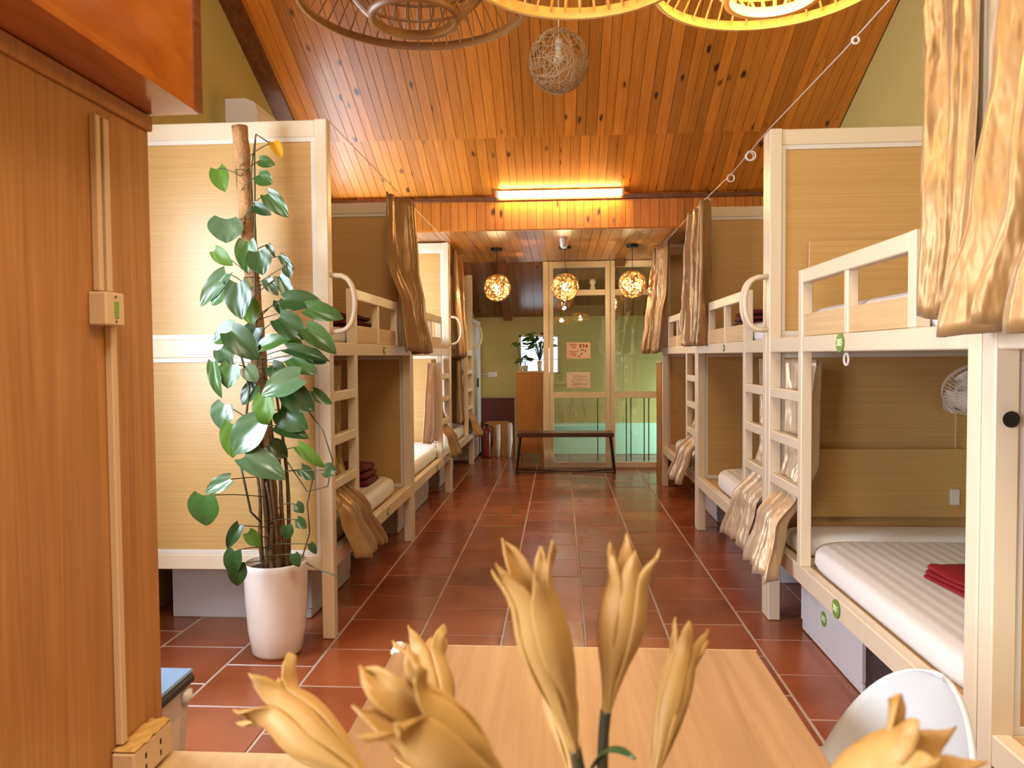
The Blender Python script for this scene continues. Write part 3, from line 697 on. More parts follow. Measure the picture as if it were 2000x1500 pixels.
curtain('gold satin curtain hanging above the fan bunk\'s near post', [(UZ+.02, (1.02, 2.19), (1.02, 1.95), .034), (2.05, (1.015, 2.13), (1.01, 1.95), .042), (1.75, (1.01, 2.15), (1.0, 1.95), .038), (1.455, (1.01, 2.19), (.995, 1.98), .042)], 3.3, seed=1)
curtain('large gold satin curtain at the picture edge, nearest the camera', [(UZ+.02, (1.02, 1.83), (1.0, 1.3), .035), (2.0, (1.0, 1.86), (.97, 1.3), .05), (1.7, (.975, 1.90), (.95, 1.3), .045), (1.405, (.94, 1.95), (.92, 1.35), .055)], 4.4, seed=2)
curtain('bronze satin curtain hanging from the upper berth of the bunk nearest badge 305', [(UZ+.0, (1.03, 5.93), (1.03, 5.45), .05), (2.1, (1.0, 5.97), (1.03, 5.45), .05), (1.7, (.985, 6.0), (1.03, 5.5), .05), (1.43, (.97, 6.0), (1.03, 5.55), .05)], 4.6, 'satin_dim', seed=3)
curtain('bronze satin curtain hanging beside the glass partition', [(UZ+.0, (1.01, 7.93), (1.03, 7.35), .05), (2.0, (.96, 7.97), (1.03, 7.42), .05), (1.7, (.92, 7.98), (1.0, 7.5), .05), (1.38, (.87, 8.0), (.98, 7.55), .05)], 4.6, 'satin_dim', seed=4)
curtain('bronze satin curtain on the upper berth behind the plant', [(UZ+.02, (-1.16, 5.08), (-1.04, 5.50), .04), (2.0, (-1.15, 5.03), (-1.02, 5.52), .05), (1.7, (-1.055, 5.05), (-.98, 5.55), .042), (1.385, (-1.03, 5.05), (-.94, 5.58), .045)], 4.3, 'satin_dim', seed=5)
curtain('brown satin curtain on the upper berth by the white locker', [(UZ-.0, (-1.07, 7.7), (-1.06, 8.15), .04), (2.0, (-1.06, 7.7), (-1.05, 8.1), .05), (1.36, (-1.03, 7.7), (-1.02, 8.15), .045)], 3.4, 'satin_dim', seed=6)
def tied(label, bk, y_post, sgn, flare, mat='satin', seed=0, out=.14, zlo=.36, wide=.42):
    """lower curtain bunched behind the ladder, its foot swung out over the bed rail. sgn: direction from post into the bed"""
    t0, X, D = B[bk]
    P = lambda d, yy: (X(d), y_post+sgn*yy)
    return curtain(label, [(1.33, P(.085, .07), P(.10, wide+.10), .016), (1.12, P(.09, .08), P(.10, wide+.05), .026), (.85, P(.09, .08), P(.10, wide+.02), .03), (.72, P(.06, .08), P(.06, wide), .03), (.56, P(-.02-out*.25, .08), P(-.02-out*.25, wide+.02+flare*.4), .035), (zlo, P(-out, .08), P(-out*.9, wide+.06+flare), .04)], 4.2, mat, seed=seed, nu=72, nv=36)
tied('gold satin curtain behind the ladder of the fan bunk', 'R0', YRr, -1, .05, 'satin_daylit', 11, .12, .33)
tied('silvery satin curtain behind the ladder facing the fan bunk\'s ladder', 'R1', YRr, 1, .06, 'satin_daylit', 12, .10, .33)
tied('gold satin curtain behind the ladder nearest the glass partition', 'R2', YRr+2, 1, .06, 'satin_daylit', 13, .12, .33)
tied('gold satin curtain behind the ladder next to the potted plant', 'L1', YL, 1, .10, 'satin', 14, .13, .36)
tied('gold satin curtain behind the ladder of the bright berth', 'L2', YL+4, -1, .0, 'satin', 15, .08, .40)
tied('gold satin curtain behind the ladder next to the white locker', 'L3', YL+6, -1, .0, 'satin', 16, .12, .40)
curtain('pale pink satin curtain hanging in the bright lower berth', [(1.30, (-1.16, 6.75), (-1.15, 7.0), .025), (.9, (-1.16, 6.65), (-1.15, 7.02), .03), (.58, (-1.17, 6.62), (-1.15, 7.03), .03)], 3, 'satin_pink', seed=21)
curtain('gold satin curtain hung at the near end of the locker-side lower berth', [(1.31, (-1.15, 8.5), (-1.15, 8.75), .02), (.9, (-1.15, 8.55), (-1.15, 8.8), .02), (.6, (-1.15, 8.6), (-1.14, 8.9), .025)], 3, 'satin', seed=22)
# curtain wires with rings
def wire(x, pts, rings, label):
    t = thing('curtain_wire', pts[0], label, 'wire')
    MB().tube(pts, .0024, 5).build('cord', M['plastic'], t)
    for (yy, zz, r) in rings: MB().tube(circle((x, yy, zz-r), r, 14, 'y'), .0045, 5, closed=True).build('ring', M['plastic'], t)
wire(XR+.01, [(XR+.01, 2.0, 2.50), (XR+.01, 3.0, 2.485), (XR+.01, 3.99, 2.495)], [(2.85, 2.49, .012)], 'thin curtain wire with one ring above badge 305')
wire(XR+.01, [(XR+.01, 4.0, 2.495), (XR+.01, 4.8, 2.47), (XR+.01, 5.98, 2.49)], [(4.35, 2.482, .026), (4.38, 2.482, .022), (4.85, 2.47, .022), (5.6, 2.478, .022)], 'thin curtain wire with several rings over the middle bunk')
wire(XR+.01, [(XR+.01, 6.0, 2.49), (XR+.01, 7.9, 2.49)], [], 'thin curtain wire running to the bunk by the glass')
wire(XL-.01, [(XL-.01, 3.6, 2.49), (XL-.01, 5.55, 2.48)], [], 'thin curtain wire above the bunk behind the plant')
wire(XL-.01, [(XL-.01, 5.57, 2.49), (XL-.01, 7.55, 2.485)], [], 'thin curtain wire above the bright bunk')

# ------------------------------------------------------------------ lockers under the bunks
def locker(bk, d0, d1, ya, yb, h, label, nd=1, mat='white_locker', num=None):
    t0, X, D = B[bk]; s = 1 if X(1) > X(0) else -1
    t = thing('storage_locker', (X(d0), ya, 0), label, 'storage box', 'metal storage lockers under the bunks')
    MB().box(X(d0+.02), X(d1), ya+.01, yb-.01, .0, h, .004).build('body', M['dark_locker'] if bk == 'R0' else M[mat], t)
    MB().box(X(d0+.006), X(d0+.02), ya+.006, yb-.006, .006, .05, .002).build('plinth', M[mat], t)
    w = (yb-ya)/nd
    for k in range(nd):
        a, b_ = ya+w*k+.003, ya+w*(k+1)-.003
        dr = MB().box(X(d0), X(d0+.02), a, b_, .055, h-.002, .003).build('drawer_front', M[mat], t)
        MB().box(X(d0-.006), X(d0), (a+b_)/2-.03, (a+b_)/2+.03, h-.05, h-.035, .002).build('pull', M['grey_locker'], dr)
        if num:
            p = MB().lathe((X(d0), (a+b_)/2+.05, .165), [(0, -s*.003), (.034, -s*.003), (.034, 0)], 20, 'x').build('number_badge', M['badge'], dr)
            c = text(p, num[k], .034, M['badge_text'], (X(d0)-s*.0035, (a+b_)/2+.05, .165), (PI/2, 0, -PI/2 if s > 0 else PI/2))
    return t
locker('R0', .125, .95, 3.04, 3.80, .325, 'white and dark storage locker with green badge under the fan bunk', 1, num=['305'])
locker('R1', .21, .95, 5.35, 6.0-.09, .325, 'white storage locker under the middle bunk, at its far end', 1, num=['303'])
locker('R1', .19, .95, 4.55, 5.3, .325, 'white storage locker with green badge under the middle bunk', 1, num=['304'])
locker('R2', .2, .95, 6.2, 7.1, .325, 'white storage locker under the bunk beside the glass', 1)
locker('L1', .2, .95, 3.84, 4.58, .325, 'grey storage locker behind the white flower pot', 1, 'grey_locker')
locker('L1', .23, .95, 5.05, 5.42, .325, 'small grey storage locker under the plant-side bunk, by the bright berth', 1, 'grey_locker')
locker('L2', .15, .95, 5.72, 6.25, .325, 'grey storage locker under the bright berth', 1, 'grey_locker')
locker('L2', .17, .95, 6.35, 7.2, .325, 'longer grey storage locker under the bright berth', 1, 'grey_locker')
locker('L3', .15, .95, 7.75, 8.75, .325, 'long grey storage locker under the last plant-side bunk', 1, 'grey_locker')

# ------------------------------------------------------------------ wall fan in the fan bunk
fx, fz = 1.945, 1.175
f = thing('wall_fan', (fx, 3.915, 1.06), 'white caged wall fan on the end panel of the lower berth', 'fan')
MB().box(fx-.055, fx+.055, 3.83, 3.917, 1.06, 1.17, .02).build('base', M['fan'], f)
MB().lathe((fx-.01, 3.828, 1.10), [(0, -.022), (.022, -.02), (.024, 0)], 16, 'y').build('knob', M['black'], f)
MB().tube([(fx, 3.87, 1.15), (fx, 3.83, 1.2), (fx, 3.78, 1.2)], .03, 10).build('neck', M['fan'], f, True)
ax = Vector((-.18, -.80, -.55)).normalized(); hub = Vector((fx, 3.70, 1.185)); ua = ax.orthogonal().normalized(); ub = ax.cross(ua)
def ringp(r, d, n=40): return [hub+ax*d+(ua*math.cos(2*PI*k/n)+ub*math.sin(2*PI*k/n))*r for k in range(n)]
MB().tube([hub-ax*.11, hub-ax*.02], .05, 16).build('motor', M['fan'], f, True)
cage = MB()
for r, d in ((.145, 0), (.145, .012), (.10, .045), (.05, .055), (.10, -.05)): cage.tube(ringp(r, d), .0022, 4, closed=True)
for k in range(44):
    a = 2*PI*k/44; dv = ua*math.cos(a)+ub*math.sin(a)
    cage.tube([hub+ax*.055+dv*.03, hub+ax*.047+dv*.095, hub+ax*.014+dv*.143, hub-ax*.01+dv*.145, hub-ax*.05+dv*.10, hub-ax*.06+dv*.05], .0011, 3)
MB.build(cage, 'guard_cage', M['fan'], f)
MB().tube([hub+ax*.05, hub+ax*.062], [.034, .028], 16).build('guard_cap', M['fan'], f)
for k in range(3):
    a0 = 2*PI*k/3
    def fb(u, v, a0=a0):
        r = .03+.095*v; a = a0+(u-.5)*1.5*(.55+.45*v); return hub+ax*(.02*(u-.5)+.005)+(ua*math.cos(a)+ub*math.sin(a))*r
    MB().grid(fb, 6, 5).build('blade', M['fan'], f, True, solid=.002)
MB().tube([(fx-.01, 3.86, 1.06), (fx+.0, 3.88, .95), (fx+.01, 3.90, .88)], .002, 5).build('pull_cord', M['fan'], f)

# ------------------------------------------------------------------ timber side panel, soffit, conduit, bench
PX = -.938; YE = 1.71
sp = thing('timber_side_panel', (PX, YE, 0), 'tall orange-brown wooden side panel close to the camera', 'panel')
MB().box(PX-.03, PX, .85, YE, 0, 1.91).build('panel_board', M['panel'], sp)
MB().box(PX, PX+.012, .85, YE+.002, 1.875, 1.91, .003).build('top_batten', M['panel'], sp)
MB().box(-1.75, PX-.03, YE-.03, YE, 0, 1.91).build('end_board', M['panel'], sp)
so = thing('timber_soffit_box', (-.815, YE, 1.912), 'glossy orange varnished box above the wooden side panel', 'soffit')
MB().box(-1.8, -.812, .85, YE, 1.912, 1.93).build('underside', M['beam'], so)
MB().box(-.83, -.812, .85, YE, 1.93, 3.4).build('face_board', M['beam'], so)
MB().box(-1.8, -.83, YE-.018, YE, 1.93, 3.4).build('end_board', M['beam'], so)
MB().box(-.814, -.808, YE-.03, YE+.003, 1.912, 3.4).build('corner_strip', M['pine_dark'], so)
cd = thing('cable_conduit', (PX, 1.5, .5), 'pale plastic cable conduit running down the wooden panel', 'conduit')
MB().box(PX, PX+.016, 1.488, 1.503, 1.495, 1.848, .002).build('duct', M['conduit'], cd)
MB().box(PX, PX+.016, 1.515, 1.533, 1.495, 1.848, .002).build('duct', M['conduit'], cd)
MB().box(PX, PX+.016, 1.522, 1.542, .545, 1.424, .002).build('duct', M['conduit'], cd)
sb = thing('switch_box', (PX, 1.5, 1.43), 'pale square switch box on the wooden side panel', 'switch')
MB().box(PX, PX+.038, 1.47, 1.535, 1.425, 1.492, .003).build('body', M['conduit'], sb)
MB().box(PX+.038, PX+.040, 1.498, 1.512, 1.440, 1.474, .001).build('rocker', M['badge'], sb)
for z in (1.433, 1.483): MB().lathe((PX+.038, 1.503, z), [(0, .0015), (.0022, .0015), (.0022, 0)], 8, 'x').build('screw', M['black'], sb)
sk = thing('socket_block', (PX, 1.58, .462), 'cream twin power socket block above the pale bench', 'socket')
MB().box(PX, PX+.05, 1.505, 1.66, .462, .535, .004).build('body', M['conduit'], sk)
def bumpy(u, v): return (PX+.001+.05*v, 1.507+.15*u, .536+.004*math.sin(u*23)*math.sin(v*9+u*5)+.003)
MB().grid(bumpy, 20, 6).build('tape', M['yellow_tape'], sk, True, solid=.002)
for yy in (1.55, 1.61):
    for z in (.485, .510): MB().box(PX+.05, PX+.0508, yy-.003, yy+.003, z-.006, z+.006).build('socket_hole', M['black'], sk)
bn = thing('pale_bench', (-.73, 1.1, 0), 'pale oak bench top between the wooden panel and table', 'bench')
MB().box(-.925, -.538, .35, 1.682, .425, .452, .004).build('seat', M['oak_pale'], bn)
for xx in (-.91, -.59):
    for yy in (.4, 1.6): MB().box(xx, xx+.04, yy, yy+.04, 0, .425, .003).build('leg', M['oak_pale'], bn)
for xx in (-.905, -.585): MB().box(xx, xx+.03, .44, 1.6, .36, .42, .002).build('apron', M['oak_pale'], bn)

# ------------------------------------------------------------------ rubbish bin behind the panel
tb = thing('rubbish_bin', (-1.13, 1.90, 0), 'pale plastic bin with a blue lid behind the wooden panel', 'bin')
bx0, bx1, by0, by1, bh = -1.36, -1.032, 1.76, 2.03, .455
mb = MB()
for (z, e) in ((0, .03), (bh, 0)):
    for (xx, yy) in ((bx0+e, by0+e), (bx1-e, by0+e), (bx1-e, by1-e), (bx0+e, by1-e)): mb.v.append(Vector((xx, yy, z)))
mb.f += [(3, 2, 1, 0), (0, 1, 5, 4), (1, 2, 6, 5), (2, 3, 7, 6), (3, 0, 4, 7)]; mb.build('tub', M['bin'], tb)
MB().box(bx0-.012, bx1+.012, by0-.012, by1+.012, bh, bh+.03, .008).build('lid_rim', M['navy'], tb)
ld = MB().box(bx0-.01, bx1+.01, by0-.01, by1+.01, bh+.03, bh+.040, .006).build('lid', M['blue'], tb)
MB().box(-1.10, -1.094, by0+.03, by0+.17, bh+.040, bh+.0415).build('slot', M['navy'], ld)
mb = MB().lathe((bx1+.004, by1-.03, bh-.015), [(0, -.035), (.012, -.028), (.02, -.005), (.014, .010), (0, .012)], 10)
for v in mb.v: v.x += .006*math.sin(v.z*200+v.y*90)
mb.build('bin_liner', M['plastic'], tb, True)
def on_side(y_, z_, d=.0): return (bx1-.03*(1-z_/bh)+d, y_, z_)
def side_quad(y0_, y1_, z0_, z1_, d0): return MB().quad(on_side(y0_, z0_, d0), on_side(y1_, z0_, d0), on_side(y1_, z1_, d0), on_side(y0_, z1_, d0))
lb = side_quad(1.80, 1.98, .17, .385, .0012).build('label_sheet', M['paper'], tb, solid=.001)
for (a, b_, z, h_) in ((1.83, 1.88, .345, .012), (1.83, 1.93, .30, .007), (1.83, 1.925, .28, .007), (1.83, 1.92, .26, .006), (1.92, 1.97, .20, .03)):
    side_quad(a, b_, z, z+h_, .0022).build('printed_line', M['ink'], lb, solid=.0006)

# ------------------------------------------------------------------ table, chair
tx0, tx1, ty0, ty1, tz = -.352, .405, -.1, 1.60, .74
tb2 = thing('dining_table', (.03, .75, 0), 'light oak dining table in the foreground', 'table')
MB().box(tx0, tx1, ty0, ty1, tz-.025, tz, .003).build('tabletop', M['oak'], tb2)
MB().box(tx0-.002, tx1+.002, ty1, ty1+.003, tz-.025, tz-.001).build('edge_band', M['oak_pale'], tb2)
for xx in (tx0+.03, tx1-.08):
    for yy in (ty0+.03, ty1-.09): MB().box(xx, xx+.05, yy, yy+.05, 0, tz-.025, .004).build('leg', M['cream'], tb2)
for yy in (ty0+.05, ty1-.08): MB().box(tx0+.08, tx1-.08, yy, yy+.025, tz-.085, tz-.025, .002).build('apron', M['cream'], tb2)
MB().box(tx0-.006, tx0+.018, ty1-.045, ty1+.006, tz-.012, tz+.006, .006).build('corner_guard', M['plastic'], tb2)
# shell chair facing the table
cx, cy, rot = .375, 1.27, math.radians(4)
ch = thing('shell_chair', (cx, cy, 0), 'white plastic shell chair tucked at the table beside the bunk', 'chair')
def shell(u, v):
    a = (u-.5)*2; 
    # v 0 front of seat -> 1 top of back ; local: x = towards the back (+), y = across
    if v < .45:
        q = v/.45; x = -.21+.36*q; z = .445-.015*math.sin(q*PI)+.012*(1-q)**3*-1; hw = .215+.02*math.sin(q*PI)
        return Vector((x+.02*a*a*(1-q), a*hw, z+.05*abs(a)**3*(.4+.6*q)))
    q = (v-.45)/.55; q = 1-(1-q)**1.7; x = .15+.075*math.sin(min(q*1.9, PI/2))+.035*q; z = .445+.375*q
    hw = .225-.03*q; e = max(0, (q-.30)/.70); hw *= max(0, 1-e**2.3)**.5
    return Vector((x-.07*abs(a)**2.0*(1-.35*q)*(1-e**3*.9), a*hw, z+.02*abs(a)**3*(1-q)))
R = Matrix.Rotation(rot, 3, 'Z')
MB().grid(lambda u, v: R @ shell(u, v)+Vector((cx, cy, 0)), 24, 34).build('shell', M['chair_plastic'], ch, True, solid=.009)
for (sx, sy) in ((-1, -1), (-1, 1), (1, -1), (1, 1)):
    a = R @ Vector((sx*.10, sy*.13, .43))+Vector((cx, cy, 0)); b_ = R @ Vector((sx*.19, sy*.21, 0))+Vector((cx, cy, 0))
    MB().tube([a, b_], [.018, .011], 10).build('leg', M['oak'], ch, True)
MB().tube([R @ Vector((-.13, -.16, .25))+Vector((cx, cy, 0)), R @ Vector((.13, .16, .25))+Vector((cx, cy, 0))], .005, 6).build('brace', M['black'], ch)

# ------------------------------------------------------------------ lilies in a vase
vx, vy = .035, .56
va = thing('glass_vase', (vx, vy, tz), 'clear glass vase holding the wilting lilies on the table', 'vase')
MB().lathe((vx, vy, tz+.001), [(0, .0), (.042, .0), (.048, .05), (.04, .15), (.046, .215), (.042, .215), (.036, .15), (.043, .05), (.038, .008), (0, .008)], 24).build('vessel', M['vase_glass'], va, True)
def lily(label, mouth, base, Ym, Yb, rpx, seed, tips=None, flare=.9):
    rnd = random.Random(seed); m, b = at(*mouth, Ym), at(*base, Yb); ax = (m-b); ln = ax.length; ax.normalize()
    Rm = rpx*Ym/FPX
    root = Vector((vx+rnd.uniform(-.015, .015), vy+rnd.uniform(-.015, .015), tz+.02))
    t = thing('lily', root, label, 'flower', 'wilting lilies in the vase')
    Q = ax.to_track_quat('Z', 'Y').to_matrix()
    for i in range(6):
        ph = i*PI/3+rnd.uniform(-.12, .12); inner = i % 2; tl_ = rnd.uniform(.94, 1.06); fl_ = flare*rnd.uniform(.55, 1.25); r_in = .93 if inner else 1.0; tw = rnd.uniform(-.2, .2)
        def fp(u, v, ph=ph, inner=inner, tl_=tl_, fl_=fl_, r_in=r_in, tw=tw):
            c = (u-.5)*2; tt_ = v*tl_
            body = .17+.83*smooth(min(1, tt_/.60))-.16*smooth(max(0, min(1, (tt_-.62)/.2))); r = Rm*body*r_in
            k = max(0, (v-.80)/.20); r += Rm*fl_*.75*k**1.5
            hw = PI/6*1.22*(1-k**1.25)+.015
            an = ph+c*hw+tw*k; rr = r*(1+.07*(1-abs(c))*(1-k))-Rm*.10*(c*c)*k
            z = ln*(tt_*1.0)-Rm*.25*k*k*fl_+.004*math.sin(c*3+v*9+ph)
            return Q @ Vector((rr*math.cos(an), rr*math.sin(an), z))+b
        MB().grid(fp, 8, 16).build('petal', M['lily'], t, True, solid=.0012)
    # stem curves down into the vase
    c1 = b-ax*ln*.35
    pts = []
    for k in range(9):
        q = k/8; p = b*(1-q)**2+c1*2*q*(1-q)+root*q*q; pts.append(p)
    MB().tube([b+ax*ln*.02]+pts, [.0045]+[.0042]*9, 7).build('stem', M['lily_stem'], t, True)
    return t
lily('wilting lily drooping lowest to the left, above the pale bench', (505, 1345), (735, 1545), .60, .56, 52, 1, flare=1.2)
lily('large blurred lily pointing towards the camera, beside the lowest drooping lily', (735, 1345), (1010, 1560), .40, .43, 74, 2, flare=.9)
lily('small upright lily behind the large blurred one', (822, 1240), (880, 1490), .68, .62, 40, 3, flare=.8)
lily('tallest lily in the middle of the bunch', (1018, 1085), (1125, 1470), .52, .54, 52, 4, flare=.7)
lily('upright lily on a dark stem right beside the tallest one', (1238, 1075), (1183, 1395), .55, .55, 44, 5, flare=.55)
lily('slender lily in front of the right side of the tabletop', (1348, 1230), (1268, 1545), .62, .58, 30, 6, flare=.9)
lily('slim lily half hidden behind the tallest lily', (1078, 1265), (1120, 1530), .66, .60, 33, 7, flare=.6)
lily('large blurred lily in front of the white chair', (1850, 1450), (1560, 1620), .42, .45, 78, 8, flare=.9)
lily('short low lily at the bottom edge between the drooping ones', (805, 1475), (900, 1640), .66, .60, 28, 9, flare=.9)
lf = MB()
b0, b1 = at(1150, 1505, .56), at(1240, 1478, .50)
def lfn(u, v):
    p = b0.lerp(b1, v); w = .011*math.sin(PI*min(1, v*.93+.05)); n = Vector((.15, -.5, .85)).normalized(); d = (b1-b0).normalized(); sdv = d.cross(n)
    return p+sdv*((u-.5)*2*w)+Vector((0, 0, .012*math.sin(PI*v)-abs(u-.5)*.004))
o = lf.grid(lfn, 6, 10).build('lily_leaf', M['leaf_dark'], smooth=True, solid=.0012); tag(o, 'dark green lily leaf at the foot of the bunch', 'leaf')

# ------------------------------------------------------------------ potted climbing plant
px_, py_ = -1.305, 3.395
pot = thing('potted_climber', (px_, py_, 0), 'tall climbing plant on a coir pole in a white pot', 'potted plant')
MB().lathe((px_, py_, 0), [(0, 0), (.098, 0), (.112, .02), (.128, .12), (.138, .26), (.142, .40), (.143, .425), (.138, .43), (.132, .425), (.130, .39), (0, .39)], 40).build('pot', M['ceramic'], pot, True)
mb = MB().lathe((px_, py_, 0), [(.131, .392), (.10, .402), (.05, .408), (0, .41)], 24); mb.build('soil', M['soil'], pot, True)
pole_top, pole_bot = at(468, 247, 3.40), Vector((px_+.0, py_, .40))
def on_pole(z): return pole_bot.lerp(pole_top, (z-pole_bot.z)/(pole_top.z-pole_bot.z))
mb = MB(); pts = []; rs = []
for k in range(40):
    q = k/39; p = pole_bot.lerp(pole_top, q); pts.append(p); rs.append(.034+.0025*math.sin(k*2.1)+.0015*math.sin(k*.7))
mb.tube(pts, rs, 16).build('coir_pole', M['coir'], pot, True)
for z in (1.05, 1.35, 1.72, 1.98, 2.2): MB().tube(circle(on_pole(z), .037, 20), .0016, 4, closed=True).build('tie', M['stem'], pot)
for k, (dx, dy, zt, r) in enumerate(((-.02, -.05, 1.15, .014), (.025, -.055, 1.0, .013), (.05, -.03, .95, .012), (-.045, -.03, .85, .011), (.01, -.065, .8, .012), (.06, -.0, 1.25, .010))):
    pts = []; rs = []
    for i in range(22):
        q = i/21; z = .40+(zt-.40)*q; p = on_pole(z); pts.append(Vector((px_+dx*1.1+(p.x-px_)*q*.9+.006*math.sin(q*6+k), py_+dy*(1-.15*q), z)))
        rs.append(r*(1-.45*q)*(1.12 if i % 4 == 0 else 1))
    MB().tube(pts, rs, 9).build('cane', M['cane'], pot, True)
def vine(P, r=.004): MB().tube([at(x, y_, Y) for x, y_, Y in P], r, 6).build('vine', M['stem'], pot, True)
vine([(540, 900, 3.36), (520, 760, 3.34), (500, 640, 3.33), (497, 520, 3.34), (498, 400, 3.35), (497, 300, 3.36), (500, 262, 3.36), (535, 285, 3.36)])
vine([(497, 470, 3.35), (490, 380, 3.35), (492, 320, 3.36), (500, 262, 3.36)], .003)
vine([(505, 880, 3.3), (480, 820, 3.28), (487, 760, 3.27), (470, 690, 3.28)], .005)
vine([(510, 1020, 3.34), (490, 1000, 3.30), (478, 945, 3.28), (470, 910, 3.27)], .005)
vine([(560, 900, 3.30), (600, 960, 3.22), (640, 950, 3.20), (650, 900, 3.20), (630, 840, 3.2), (600, 800, 3.24)], .003)
vine([(590, 1090, 3.25), (605, 1040, 3.22), (600, 985, 3.2), (612, 930, 3.2), (590, 905, 3.22)], .003)
vine([(598, 1100, 3.25), (620, 1112, 3.2), (645, 1120, 3.16), (670, 1132, 3.14)], .0028)
# heart-shaped leaf mesh (y 0..1 from base to tip, unit width)
def leaf_mesh(name, mat, curl):
    mb = MB()
    def fn(u, v):
        c = (u-.5)*2; w = .5*(math.sin(PI*min(1, v*.90+.10)**.80)**.72)
        if v > .999: w = .006
        y_ = v-.13*abs(c)**1.5*(1-v)**4+.0
        z = .16*abs(c)*w*2*.6-curl*v*v+.012*math.sin(abs(c)*9-v*10)
        return (c*w, y_, z)
    mb.grid(fn, 8, 10); return mb.mesh(name, mat=mat, smooth=True)
LM = {k: [leaf_mesh('leaf_blade', M[m], cu) for cu in (.10, .22)] for k, m in (('g', 'leaf'), ('d', 'leaf_dark'), ('b', 'leaf_bright'), ('p', 'leaf_pale'), ('y', 'leaf_yellow'))}
leaves = [  # base px, tip px, width px, kind, depth of base
 (534, 278, 550, 307, 20, 'y', 3.36), (507, 314, 535, 320, 22, 'g', 3.36), (505, 343, 531, 358, 30, 'g', 3.35), (425, 330, 438, 373, 34, 'b', 3.36),
 (522, 380, 562, 423, 32, 'g', 3.34), (498, 402, 529, 419, 22, 'd', 3.33), (441, 428, 440, 473, 60, 'p', 3.30), (420, 489, 450, 518, 28, 'b', 3.32),
 (482, 472, 480, 530, 40, 'g', 3.31), (503, 492, 512, 536, 46, 'd', 3.28), (524, 478, 535, 500, 12, 'd', 3.34), (548, 500, 574, 527, 16, 'd', 3.30), (560, 518, 565, 542, 20, 'd', 3.28),
 (442, 535, 388, 597, 36, 'p', 3.33), (440, 560, 412, 596, 34, 'g', 3.30), (466, 553, 468, 623, 52, 'd', 3.24), (487, 590, 492, 633, 40, 'b', 3.29),
 (520, 546, 540, 575, 22, 'p', 3.32), (546, 540, 572, 585, 26, 'd', 3.30), (556, 588, 628, 588, 40, 'd', 3.24), (600, 602, 668, 619, 34, 'g', 3.20), (543, 588, 553, 614, 22, 'd', 3.27),
 (460, 640, 415, 668, 44, 'g', 3.28), (450, 648, 500, 698, 50, 'd', 3.22), (545, 622, 598, 660, 46, 'd', 3.20), (598, 642, 655, 684, 40, 'g', 3.20), (512, 678, 562, 655, 34, 'g', 3.22),
 (566, 664, 592, 684, 24, 'b', 3.25), (562, 682, 640, 698, 26, 'd', 3.19), (570, 700, 618, 728, 40, 'g', 3.21), (430, 683, 452, 712, 34, 'p', 3.29),
 (418, 708, 424, 776, 26, 'g', 3.25), (452, 712, 440, 758, 40, 'g', 3.24), (480, 718, 502, 745, 30, 'p', 3.25), (586, 738, 508, 768, 54, 'p', 3.14), (560, 760, 612, 802, 50, 'd', 3.18),
 (612, 765, 645, 789, 22, 'g', 3.2), (440, 790, 424, 838, 46, 'p', 3.24), (520, 776, 508, 836, 46, 'b', 3.17), (505, 825, 448, 885, 60, 'p', 3.13), (455, 828, 452, 895, 44, 'b', 3.2),
 (548, 800, 598, 838, 54, 'd', 3.2), (540, 832, 600, 850, 32, 'd', 3.19), (478, 892, 556, 928, 52, 'p', 3.12), (584, 872, 632, 912, 24, 'b', 3.14), (634, 918, 656, 920, 28, 'd', 3.10),
 (528, 868, 560, 892, 36, 'd', 3.2), (400, 968, 396, 1030, 60, 'g', 3.12), (450, 936, 398, 962, 30, 'p', 3.14), (588, 916, 614, 936, 24, 'd', 3.16), (468, 1026, 440, 1072, 24, 'd', 3.16),
 (460, 1076, 448, 1126, 40, 'd', 3.12), (465, 1102, 462, 1146, 34, 'd', 3.11), (485, 1040, 508, 1068, 26, 'b', 3.25), (578, 985, 592, 1001, 20, 'd', 3.2), (580, 1015, 598, 1032, 20, 'd', 3.2),
 (560, 1026, 562, 1055, 24, 'd', 3.24), (606, 1062, 618, 1082, 14, 'd', 3.17), (575, 1082, 582, 1108, 22, 'd', 3.2), (500, 640, 476, 690, 42, 'd', 3.30), (530, 715, 560, 742, 34, 'd', 3.28), (500, 752, 470, 790, 34, 'd', 3.29), (600, 690, 636, 708, 28, 'd', 3.22)]
rl = random.Random(5)
for (x0, y0_, x1, y1_, w, kd, Yd) in leaves:
    b = at(x0, y0_, Yd); lenpx = math.hypot(x1-x0, y1_-y0_); p = at(x1, y1_, Yd-rl.uniform(0, .25)*lenpx/430); d = p-b; ln = d.length; d.normalize()
    n = Vector((rl.uniform(-.35, .35), -1, rl.uniform(.1, .7))); x = d.cross(n).normalized(); n = x.cross(d).normalized()
    o = bpy.data.objects.new('leaf', rl.choice(LM[kd])); COL.objects.link(o); o.parent = pot
    sw = w*Yd/FPX*1.14; mtx = Matrix(((x.x*sw, d.x*ln, n.x*ln, 0), (x.y*sw, d.y*ln, n.y*ln, 0), (x.z*sw, d.z*ln, n.z*ln, 0), (0, 0, 0, 1)))
    mtx.translation = b-W[pot.name]; o.matrix_local = mtx
    zs = max(.47, b.z-rl.uniform(.02, .12)); c = on_pole(zs)+Vector((0, -.04, 0))
    if b.z < .75: c = Vector((px_+rl.uniform(-.04, .04), py_-.05, max(.45, min(.7, b.z-.05))))
    midp = (b+c)/2+Vector((0, -.02, rl.uniform(.0, .03))); q = [c*(1-t_)**2+midp*2*t_*(1-t_)+b*t_*t_ for t_ in (0, .25, .5, .75, 1)]
    MB().tube(q, .0023, 5).build('petiole', M['stem'], pot, True)

